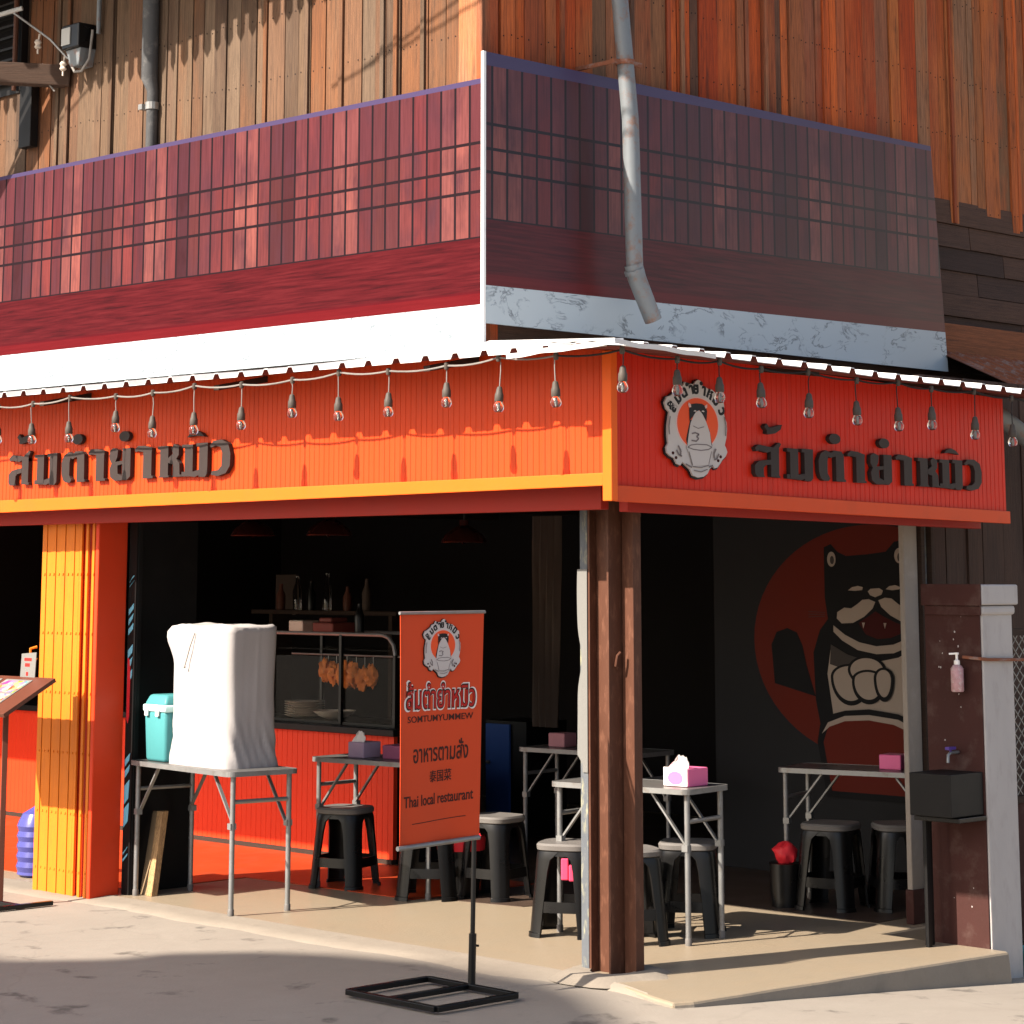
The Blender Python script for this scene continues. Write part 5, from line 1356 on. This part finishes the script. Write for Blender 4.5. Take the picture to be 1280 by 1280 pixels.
# ------------------------------------------------------------------ string of bulbs under the awning lip
M['bulb_glass'] = M['glass']
def wire_run(pts, sag):
    out = []
    for (a, b) in zip(pts, pts[1:]):
        a = Vector(a); b = Vector(b)
        for k in range(6):
            p = a.lerp(b, k / 6); p.z -= sag * 4 * (k / 6) * (1 - k / 6); out.append(p)
    out.append(Vector(pts[-1])); return out
lb_ = [(4.15, 2.36), (3.80, 2.40), (3.469, 2.386), (3.128, 2.38), (2.72, 2.416), (2.406, 2.375), (2.067, 2.376), (1.698, 2.383), (1.318, 2.422), (0.987, 2.392), (0.649, 2.394), (0.271, 2.417), (-0.051, 2.381), (-0.391, 2.384)]
rb_ = [(-0.673, 2.430), (-0.336, 2.435), (-0.066, 2.42), (0.21, 2.412), (0.534, 2.384), (0.886, 2.368), (1.199, 2.355), (1.458, 2.372), (1.806, 2.341), (2.123, 2.319)]
spots = []
for i, (y, zt) in enumerate(lb_): spots.append((-0.72, y, zt, 2.590 if i % 3 else 2.605))
for i, (x, zt) in enumerate(rb_): spots.append((x, -0.72, zt, 2.596 - 0.013 * max(0, x + 0.7) - (0.012 if i % 2 else 0)))
sl = thing('light_string', 'thin cable of the bulb string running under the awning lip around the corner', 'cable', (-0.72, -0.72, 2.59))
def knots(seq): return wire_run(seq, 0.012)
mb = MB(); mb.tube(knots([(-0.72, 4.9, 2.60)] + [(p[0], p[1], p[3]) for p in spots[:14]]), 0.0045, 6); part('cable', mb, M['wire'], sl, smooth=60)
mb = MB(); mb.tube(knots([(spots[13][0], spots[13][1], spots[13][3])] + [(p[0], p[1], p[3]) for p in spots[14:]] + [(2.6, -0.72, 2.545)]), 0.0045, 6); part('cable', mb, M['wire_dark'], sl, smooth=60)
for p in spots:
    mb = MB(); mb.lathe([(0.008, -0.018), (0.011, -0.012), (0.011, 0.010), (0.005, 0.014)], (p[0], p[1], p[3]), 10); part('cable_joint', mb, M['socket'], sl, smooth=40)
BN = ['leftmost', 'second', 'third', 'fourth', 'fifth', 'sixth', 'seventh', 'eighth', 'ninth', 'tenth', 'eleventh', 'twelfth', 'thirteenth', 'fourteenth']
proto_b = None
L_lab = ['at the cut left end of the long fascia, outside the picture', 'just outside the left picture edge'] + ['number']
for i, p in enumerate(spots):
    drop = p[3] - p[2] - 0.018
    hb = thing('hanging_bulb', 'x', 'light bulb', (p[0], p[1], p[2]), random.uniform(0, 3), 'clear bulbs hanging under the awning')
    n_left = i - 2
    if i < 14:
        hb['label'] = ('clear bulb hanging beyond the picture edge on the long fascia, farther one' if i == 0 else 'clear bulb hanging beyond the picture edge on the long fascia, nearer one' if i == 1 else
                       '%s clear bulb from the left hanging before the long sunlit fascia' % ['first', 'second', 'third', 'fourth', 'fifth', 'sixth', 'seventh', 'eighth', 'ninth', 'tenth', 'eleventh', 'twelfth'][i - 2])
    elif i == 14: hb['label'] = 'clear bulb hanging right at the awning corner'
    else: hb['label'] = '%s dark bulb from the awning corner along the shaded red fascia' % ['first', 'second', 'third', 'fourth', 'fifth', 'sixth', 'seventh', 'eighth', 'ninth'][i - 15]
    tl = random.uniform(-0.004, 0.004)
    hb.rotation_euler = (random.uniform(-0.05, 0.05), random.uniform(-0.05, 0.05), hb.rotation_euler.z)
    mb = MB(); mb.tube([(0, 0, 0.098), (tl, 0, 0.098 + (drop - 0.07) * 0.5), (0, 0, drop + 0.0)], 0.0026, 6); part('drop_wire', mb, M['wire'] if i < 14 else M['wire_dark'], hb, local=True)
    mb = MB(); mb.lathe([(0.004, 0.102), (0.010, 0.098), (0.013, 0.090), (0.0155, 0.074), (0.019, 0.066), (0.0195, 0.040), (0.017, 0.036)], (0, 0, 0), 16); part('socket', mb, M['socket'], hb, smooth=35, local=True)
    if proto_b is None:
        mb = MB(); mb.lathe([(0.012, 0.040), (0.015, 0.034), (0.0215, 0.022), (0.0235, 0.012), (0.021, 0.0), (0.013, -0.008), (0.003, -0.0105)], (0, 0, 0), 18); proto_b = part('bulb_glass', mb, M['bulb_glass'], hb, smooth=60, local=True)
        mb = MB(); mb.lathe([(0.004, 0.0), (0.006, 0.012), (0.004, 0.03)], (0, 0, 0), 8); proto_f = part('filament_stem', mb, M['steel'], proto_b, smooth=60, local=True)
    else:
        c = proto_b.copy(); COL.objects.link(c); c.parent = hb
        d = proto_f.copy(); COL.objects.link(d); d.parent = c

# ------------------------------------------------------------------ drainpipe before the shaded sign
dp = thing('drainpipe', 'grey zinc drainpipe with rust streaks hanging in front of the shaded sign', 'drainpipe', (0.74, 0.5, 2.9))
mb = MB(); mb.tube([(0.62, 0.52, 6.0), (0.655, 0.50, 4.5), (0.725, 0.50, 3.9), (0.748, 0.50, 3.15)], 0.042, 18, cap=False)
mb.tube([(0.62, 0.52, 6.0), (0.655, 0.50, 4.5), (0.725, 0.50, 3.9), (0.748, 0.50, 3.15)], 0.038, 18, cap=False)
part('pipe', mb, M['galv'], dp, smooth=50)
mb = MB(); mb.tube([(0.738, 0.50, 3.19), (0.762, 0.498, 3.12), (0.868, 0.49, 2.925)], [0.046, 0.046, 0.044], 18, cap=False); mb.tube([(0.738, 0.50, 3.19), (0.762, 0.498, 3.12), (0.868, 0.49, 2.925)], [0.041, 0.041, 0.040], 18, cap=False)
part('spout', mb, M['galv'], dp, smooth=50)
mb = MB(); mb.tube([(0.741, 0.50, 3.165), (0.750, 0.50, 3.145)], 0.050, 18); part('collar', mb, M['galv'], dp, smooth=40)
for zc in (4.187,):
    mb = MB(); mb.lathe([(0.046, -0.012), (0.048, -0.012), (0.048, 0.012), (0.046, 0.012)], (0.690, 0.50, zc), 20)
    mb.box(0.735, 0.485, zc - 0.012, 0.80, 0.497, zc + 0.012); mb.box(0.60, 0.49, zc - 0.014, 0.648, 0.50, zc + 0.008); mb.box(0.62, 0.50, zc - 0.01, 0.632, 0.785, zc + 0.01)
    part('clamp', mb, M['rust'], dp)

# ------------------------------------------------------------------ menu stand by the gate
ms = thing('menu_stand', 'brown slanted menu stand with food photos by the yellow gate', 'menu stand', (-0.62, 3.85, -0.02))
mb = MB(); mb.bar((-0.62, 3.78, 0.0), (-0.61, 3.80, 1.03), 0.028, 0.028); part('pole', mb, M['brown_panel'], ms, bevel=0.002)
mb = MB(); mb.bar((-0.86, 3.60, 0.0), (-0.42, 3.60, 0.0), 0.03, 0.022); mb.bar((-0.86, 4.15, 0.0), (-0.42, 4.15, 0.0), 0.03, 0.022); mb.bar((-0.62, 3.615, 0.0), (-0.62, 4.135, 0.0), 0.03, 0.022)
part('floor_frame', mb, M['black'], ms, bevel=0.002)
def tray(u, v, q):   # u along the shop front, v from the low front edge to the high back edge
    x = -0.80 + 0.35 * v; z = 0.985 + 0.17 * v; y = 3.53 + 0.06 * v + u
    return (x - 0.44 * q, y, z + 0.90 * q)
mb = MB(); mb.prism([(0.0, 0.0), (0.75, 0.0), (0.75, 1.0), (0.0, 1.0)], tray, -0.022, 0.0); part('tray', mb, M['brown_panel'], ms, bevel=0.002)
t = NT('menu_print'); 
v1 = t.n('ShaderNodeTexVoronoi'); v1.inputs['Scale'].default_value = 26.0; t.l(t.obj, v1.inputs['Vector'])
fc = t.ramp(t.noise(24, 5), [(0.35, (0.03, 0.025, 0.02)), (0.48, (0.42, 0.10, 0.02)), (0.56, (0.50, 0.26, 0.05)), (0.66, (0.10, 0.14, 0.03)), (0.74, (0.55, 0.5, 0.42))])
t.color(t.mix(0.35, fc, v1.outputs['Color'])); t.rough(0.25); M['menu'] = t.mat
for u0 in (0.16, 0.45):
    mb = MB(); mb.prism([(u0, 0.12), (u0 + 0.25, 0.12), (u0 + 0.25, 0.90), (u0, 0.90)], tray, 0.0005, 0.003); pg = part('menu_sheet', mb, M['poster_white'], ms)
    for a, b in ((0.16, 0.50), (0.54, 0.86)):
        mb = MB(); mb.prism([(u0 + 0.012, a), (u0 + 0.238, a), (u0 + 0.238, b), (u0 + 0.012, b)], tray, 0.003, 0.0042); part('food_photo', mb, M['menu'], pg, root=ms)
mb = MB(); mb.prism([(3.775, 1.13), (3.915, 1.13), (3.915, 1.275), (3.775, 1.285)], lambda u, v, q: (-0.452 - q + 0.05 * (v - 1.13), u, v), 0.0, 0.004)
cdx = part('menu_card', mb, M['poster_white'], ms)
mb = MB()
for a, b, z0, h in ((3.885, 3.815, 1.238, 0.016), (3.875, 3.83, 1.208, 0.018), (3.86, 3.84, 1.16, 0.02)):
    mb.prism([(a, z0), (b, z0), (b, z0 + h), (a, z0 + h)], lambda u, v, q: (-0.4562 - q + 0.05 * (v - 1.13), u, v), 0.0, 0.001)
part('red_marks', mb, M['ink_red'], cdx, root=ms)

# ------------------------------------------------------------------ gate pillar with wash place
gp = thing('gate_pillar', 'square gate pillar with white street face and flaking maroon side', 'pillar', (1.9, -0.6, -0.1))
mb = MB(); mb.box(1.7702, -0.75, -0.2, 2.02, -0.45, 1.53); part('shaft', mb, M['pillar_white'], gp, bevel=0.006)
mb = MB(); mb.box(1.762, -0.742, -0.02, 1.7695, -0.43, 1.64)
for (y_, z_) in ((-0.72, 1.585), (-0.665, 1.56), (-0.64, 1.535), (-0.71, 1.32), (-0.615, 1.345), (-0.63, 1.36)):
    pass
part('maroon_side', mb, M['maroon'], gp, bevel=0.002)
mb = MB(); rg = random.Random(12)
for i in range(18):
    y_ = rg.uniform(-0.735, -0.50); z_ = rg.choice([rg.uniform(0.05, 1.62), rg.uniform(1.25, 1.6)]); r_ = rg.uniform(0.002, 0.006)
    mb.prism([(y_ + r_ * rg.uniform(0.4, 1.1) * math.cos(k * 1.05), z_ + r_ * rg.uniform(0.5, 1.6) * math.sin(k * 1.05)) for k in range(6)], lambda u, v, q: (1.762 - q, u, v), 0.0, 0.0008)
part('paint_flakes', mb, M['pillar_white'], gp)
mb = MB(); mb.box(1.745, -0.772, 1.555, 2.046, -0.43, 1.650); part('capital', mb, M['pillar_white'], gp, bevel=0.008)
mb = MB(); mb.box(1.755, -0.763, 1.508, 2.034, -0.44, 1.553); part('neck_moulding', mb, M['pillar_white'], gp, bevel=0.014)
mb = MB(); mb.box(1.736, -0.768, 1.552, 1.744, -0.43, 1.652); mb.box(1.747, -0.758, 1.508, 1.754, -0.44, 1.550); part('maroon_cap', mb, M['maroon'], gp, bevel=0.002)
wsx = thing('wash_basin', 'plain black box basin on thin legs against the maroon pillar side', 'basin', (1.62, -0.6, 0))
mb = MB(); mb.box(1.50, -0.735, 0.60, 1.757, -0.505, 0.792); part('box', mb, M['black_paint'], wsx, bevel=0.003)
mb = MB(); mb.box(1.535, -0.752, 0.575, 1.757, -0.50, 0.596); part('tray', mb, M['black'], wsx, bevel=0.003)
for p in ((1.60, -0.50), (1.66, -0.47)):
    mb = MB(); mb.box(p[0], p[1] - 0.02, 0.0, p[0] + 0.03, p[1], 0.60); part('leg', mb, M['black_paint'], wsx, bevel=0.002)
tp = thing('water_tap', 'small tap with purple handle above the black basin', 'tap', (1.75, -0.58, 0.86))
mb = MB(); mb.tube([(1.765, -0.60, 0.875), (1.70, -0.60, 0.875), (1.68, -0.60, 0.865), (1.677, -0.60, 0.83)], 0.008, 8); part('spout', mb, M['steel'], tp, smooth=50)
mb = MB(); mb.box(1.672, -0.612, 0.888, 1.73, -0.588, 0.902); mb.tube([(1.70, -0.60, 0.87), (1.70, -0.60, 0.892)], 0.006, 8); part('handle', mb, M['purple'], tp, bevel=0.003)
sp = thing('soap_dispenser', 'pink and white soap pump bottle hanging on the maroon pillar side', 'soap bottle', (1.72, -0.64, 1.15))
c = (1.715, -0.640)
mb = MB(); mb.lathe([(0.026, 1.155), (0.030, 1.160), (0.030, 1.262), (0.020, 1.276), (0.012, 1.280)], (c[0], c[1], 0), 20); part('body', mb, paint('soap_label', (0.42, 0.24, 0.25), 0.4, 0.5, 34.0, dirt=(0.5, 0.47, 0.44), dirt_amt=0.9), sp, smooth=40)
mb = MB(); mb.lathe([(0.014, 1.280), (0.014, 1.298), (0.006, 1.302), (0.006, 1.325), (0.010, 1.327), (0.010, 1.335)], (c[0], c[1], 0), 14); mb.bar((c[0], c[1], 1.331), (c[0] - 0.02, c[1] + 0.03, 1.329), 0.010, 0.008); part('pump', mb, M['tissue'], sp, smooth=40)
mb = MB(); mb.tube([(1.735, -0.66, 1.315), (1.748, -0.755, 1.308), (1.80, -0.762, 1.304), (2.12, -0.765, 1.296)], 0.008, 8)
solo('iron_rod', 'thin rusty rod crossing the maroon and white faces of the gate pillar', 'rod', mb, M['rust'], (1.9, -0.76, 1.3), smooth=40)
# right of the pillar: a wire-mesh gate leaf and a teal tub
wg = thing('mesh_gate', 'dark gate leaf with wire mesh beside the white pillar', 'gate', (2.3, -0.5, -0.12))
mb = MB()
for (a, b) in (((2.06, -0.55, -0.08), (2.06, -0.55, 1.45)), ((2.75, -0.55, -0.08), (2.75, -0.55, 1.45))): mb.bar(a, b, 0.035)
for z in (-0.06, 0.62, 1.42): mb.bar((2.078, -0.55, z), (2.732, -0.55, z), 0.032)
part('frame', mb, M['dark_wood'], wg)
mb = MB(); mb.box(2.08, -0.545, -0.04, 2.73, -0.535, 0.60); part('lower_panel', mb, M['maroon'], wg)
mb = MB()
for i in range(-9, 12):
    x = 2.08 + i * 0.06
    for sg in (1, -1):
        xa, xb, za, zb = x, x + 0.76, 0.64, 1.40
        if sg < 0: za, zb = zb, za
        lo, hi = max(2.08, xa), min(2.73, xb)
        if hi - lo < 0.02: continue
        f = lambda xx: za + (zb - za) * (xx - xa) / 0.76
        mb.bar((lo, -0.552 + 0.002 * sg, f(lo)), (hi, -0.552 + 0.002 * sg, f(hi)), 0.004)
part('wire_mesh', mb, M['steel'], wg)
mb = MB(); mb.lathe([(0.10, 0.0), (0.12, 0.10), (0.128, 0.102), (0.124, 0.11), (0.115, 0.10)], (2.17, -0.75, -0.15), 24)
solo('teal_tub', 'teal plastic tub on the ground right of the white pillar', 'tub', mb, M['teal'], (2.17, -0.75, -0.15), smooth=40)
vp = thing('vent_pipe', 'weathered grey bent pipe past the end of the shaded fascia', 'pipe', (2.75, -0.3, 2.2))
mb = MB(); mb.tube([(2.62, -0.30, 2.50), (2.74, -0.31, 2.46), (2.90, -0.32, 2.38), (3.2, -0.34, 2.22)], 0.05, 16); part('pipe', mb, M['galv'], vp, smooth=50)
mb = MB(); mb.tube([(2.60, -0.30, 2.505), (2.66, -0.305, 2.488)], 0.058, 16); part('collar', mb, M['galv'], vp, smooth=40)

# ------------------------------------------------------------------ utilities on the sunny upper wall
em = thing('electricity_meter', 'electricity meter with black cover and grey base under a conduit', 'meter', (-0.08, 4.06, 4.6))
mb = MB(); mb.box(-0.16, 3.985, 4.70, -0.03, 4.155, 4.845); part('cover', mb, M['black'], em, bevel=0.008)
mb = MB(); mb.box(-0.166, 4.065, 4.725, -0.1605, 4.15, 4.825); part('face_plate', mb, M['meter_grey'], em)
mb = MB(); mb.hexa([(-0.13, 4.02, 4.60), (-0.03, 4.02, 4.60), (-0.03, 4.10, 4.60), (-0.13, 4.10, 4.60)], [(-0.14, 3.99, 4.70), (-0.03, 3.99, 4.70), (-0.03, 4.14, 4.70), (-0.14, 4.14, 4.70)]); part('terminal_base', mb, M['galv'], em, bevel=0.004)
mb = MB(); mb.tube([(-0.09, 4.15, 4.72), (-0.10, 4.155, 4.64), (-0.10, 4.10, 4.575), (-0.10, 4.03, 4.57), (-0.10, 3.955, 4.63), (-0.09, 3.945, 4.80)], 0.008, 8); part('cable_loop', mb, M['wire'], em, smooth=50)
mb = MB(); mb.tube([(-0.06, 3.93, 4.78), (-0.06, 3.93, 5.6)], 0.014, 10); part('conduit', mb, M['galv'], em, smooth=50)
wp = thing('wall_pipe', 'dark grey downpipe with a pale edge running down the sunny upper wall', 'pipe', (-0.09, 3.38, 4.0))
mb = MB(); mb.tube([(-0.062, 3.385, 3.7), (-0.062, 3.385, 4.36), (-0.075, 3.40, 4.43), (-0.075, 3.405, 5.9)], [0.032, 0.032, 0.046, 0.046], 14); part('pipe', mb, paint('dark_pipe', (0.065, 0.066, 0.068), 0.45, 0.3, 6, dirt=(0.2, 0.19, 0.18), dirt_amt=0.6), wp, smooth=50)
mb = MB(); mb.box(-0.10, 3.43, 4.26, -0.02, 3.465, 4.29); mb.lathe([(0.040, 4.255), (0.040, 4.295)], (-0.062, 3.385, 0), 14); part('bracket', mb, M['steel'], wp)
bk_ = thing('timber_bracket', 'dark timber arm with insulators sticking out at the upper left', 'bracket', (-0.4, 4.65, 4.6))
mb = MB(); mb.bar((-0.02, 4.25, 4.580), (-0.9, 5.13, 4.645), 0.09, 0.125, 0.4); part('arm', mb, M['dark_wood'], bk_, bevel=0.006)
for q_, (x, y, z) in enumerate(((-0.10, 4.22, 4.63), (-0.16, 4.40, 4.78))):
    mb = MB(); mb.tube([(x, y, z - 0.06), (x, y, z), (x + 0.01, y, z + 0.06)], 0.006, 6); mb.lathe([(0.012, -0.03), (0.022, -0.02), (0.014, -0.005), (0.022, 0.01), (0.012, 0.025)], (x, y, z), 12); part('insulator', mb, M['ceramic'], bk_, smooth=40)
mb = MB(); mb.tube([(-0.08, 4.20, 4.67), (-0.12, 4.33, 4.80), (-0.18, 4.42, 4.88), (-0.26, 4.55, 4.99)], 0.007, 6); part('stay_wire', mb, M['steel'], bk_, smooth=50)
mb = MB(); mb.tube([(-0.14, 4.37, 4.66), (-0.15, 4.40, 4.60), (-0.13, 4.33, 4.54), (-0.10, 4.30, 4.49)], 0.006, 6); part('tie_wire', mb, M['wire'], bk_, smooth=50)
mb = MB(); mb.tube([(-0.30, 4.36, 4.965), (-0.55, 4.74, 4.86), (-0.9, 5.2, 4.72)], 0.014, 8)
solo('service_cable', 'pale service cable crossing the upper left corner above the timber arm', 'cable', mb, M['meter_grey'], (-0.5, 4.7, 4.87), smooth=50)
pc = thing('power_cables', 'overhead power cables whose thin shadows cross the sunny upper wall', 'cables', (-2.0, 3.0, 5.9))
for (y0, z0, y1, z1) in ((1.634, 4.293, 1.042, 4.48), (1.882, 4.227, 1.099, 4.401), (4.549, 4.27, 3.951, 4.59)):
    sl_ = (z1 - z0) / (y1 - y0); pts = []
    for k in range(9):
        yy = y0 + (k - 4) * 1.0; pts.append((-2.0, yy + 0.56, z0 + sl_ * (yy - y0) * (1.0 if k < 5 else 1.0) + 1.6))
    pts = [p for p in pts if p[2] > 5.68]
    mb = MB(); mb.tube(pts, 0.007, 6); part('cable', mb, M['wire_dark'], pc, smooth=50)

# ------------------------------------------------------------------ unseen things added outside the frame for a street shadow and a sign haze
oh = thing('shadow_board', 'unseen humped board added across the lane to cast the soft shadow on the street in front', 'shadow_board', (-16.0, 5.0, 0))  # unseen board, added and shaped to throw the soft street shadow
prof = [(-1.4, 3.2), (8.4, 3.2), (8.4, 3.95), (3.62, 3.95), (3.42, 4.28), (3.50, 4.47), (3.30, 4.78), (3.05, 4.93), (2.60, 5.07), (1.87, 5.05), (1.5, 4.95), (0.89, 4.66), (0.1, 4.22), (-0.6, 3.95), (-1.4, 3.9)]
mb = MB(); mb.prism([(u + 2.66, v + 8.17) for u, v in prof], lambda u, v, q: (-16.0 - q, u, v), 0.0, 0.1); part('board', mb, M['house'], oh)
for y0 in (1.5, 10.6):
    mb = MB(); mb.tube([(-16.16, y0, -0.05), (-16.16, y0, 11.0)], 0.06, 10); part('post', mb, M['steel'], oh, smooth=40)
sh = thing('haze_reflector', 'unseen pale house added down the side street to haze the glossy end of the sign', 'house', (13.0, -6.5, 0))  # unseen reflector, added so the sign end catches a pale haze
mb = MB(); mb.box(12.0, -6.8, -0.3, 18.0, -2.5, 6.5); part('wall', mb, M['house'], sh)
mb = MB(); mb.hexa([(11.6, -7.2, 6.5), (18.4, -7.2, 6.5), (18.4, -2.1, 6.5), (11.6, -2.1, 6.5)], [(14.5, -7.2, 8.2), (15.5, -7.2, 8.2), (15.5, -2.1, 8.2), (14.5, -2.1, 8.2)]); part('roof', mb, M['rust'], sh)
for y0 in (-6.2, -4.0):
    mb = MB(); mb.box(11.95, y0, 0.9, 11.998, y0 + 1.1, 2.1); w_ = part('window', mb, M['dark_wood'], sh)
    mb = MB(); mb.box(11.94, y0 + 0.08, 0.98, 11.949, y0 + 1.02, 2.02); part('pane', mb, M['black'], w_, root=sh)
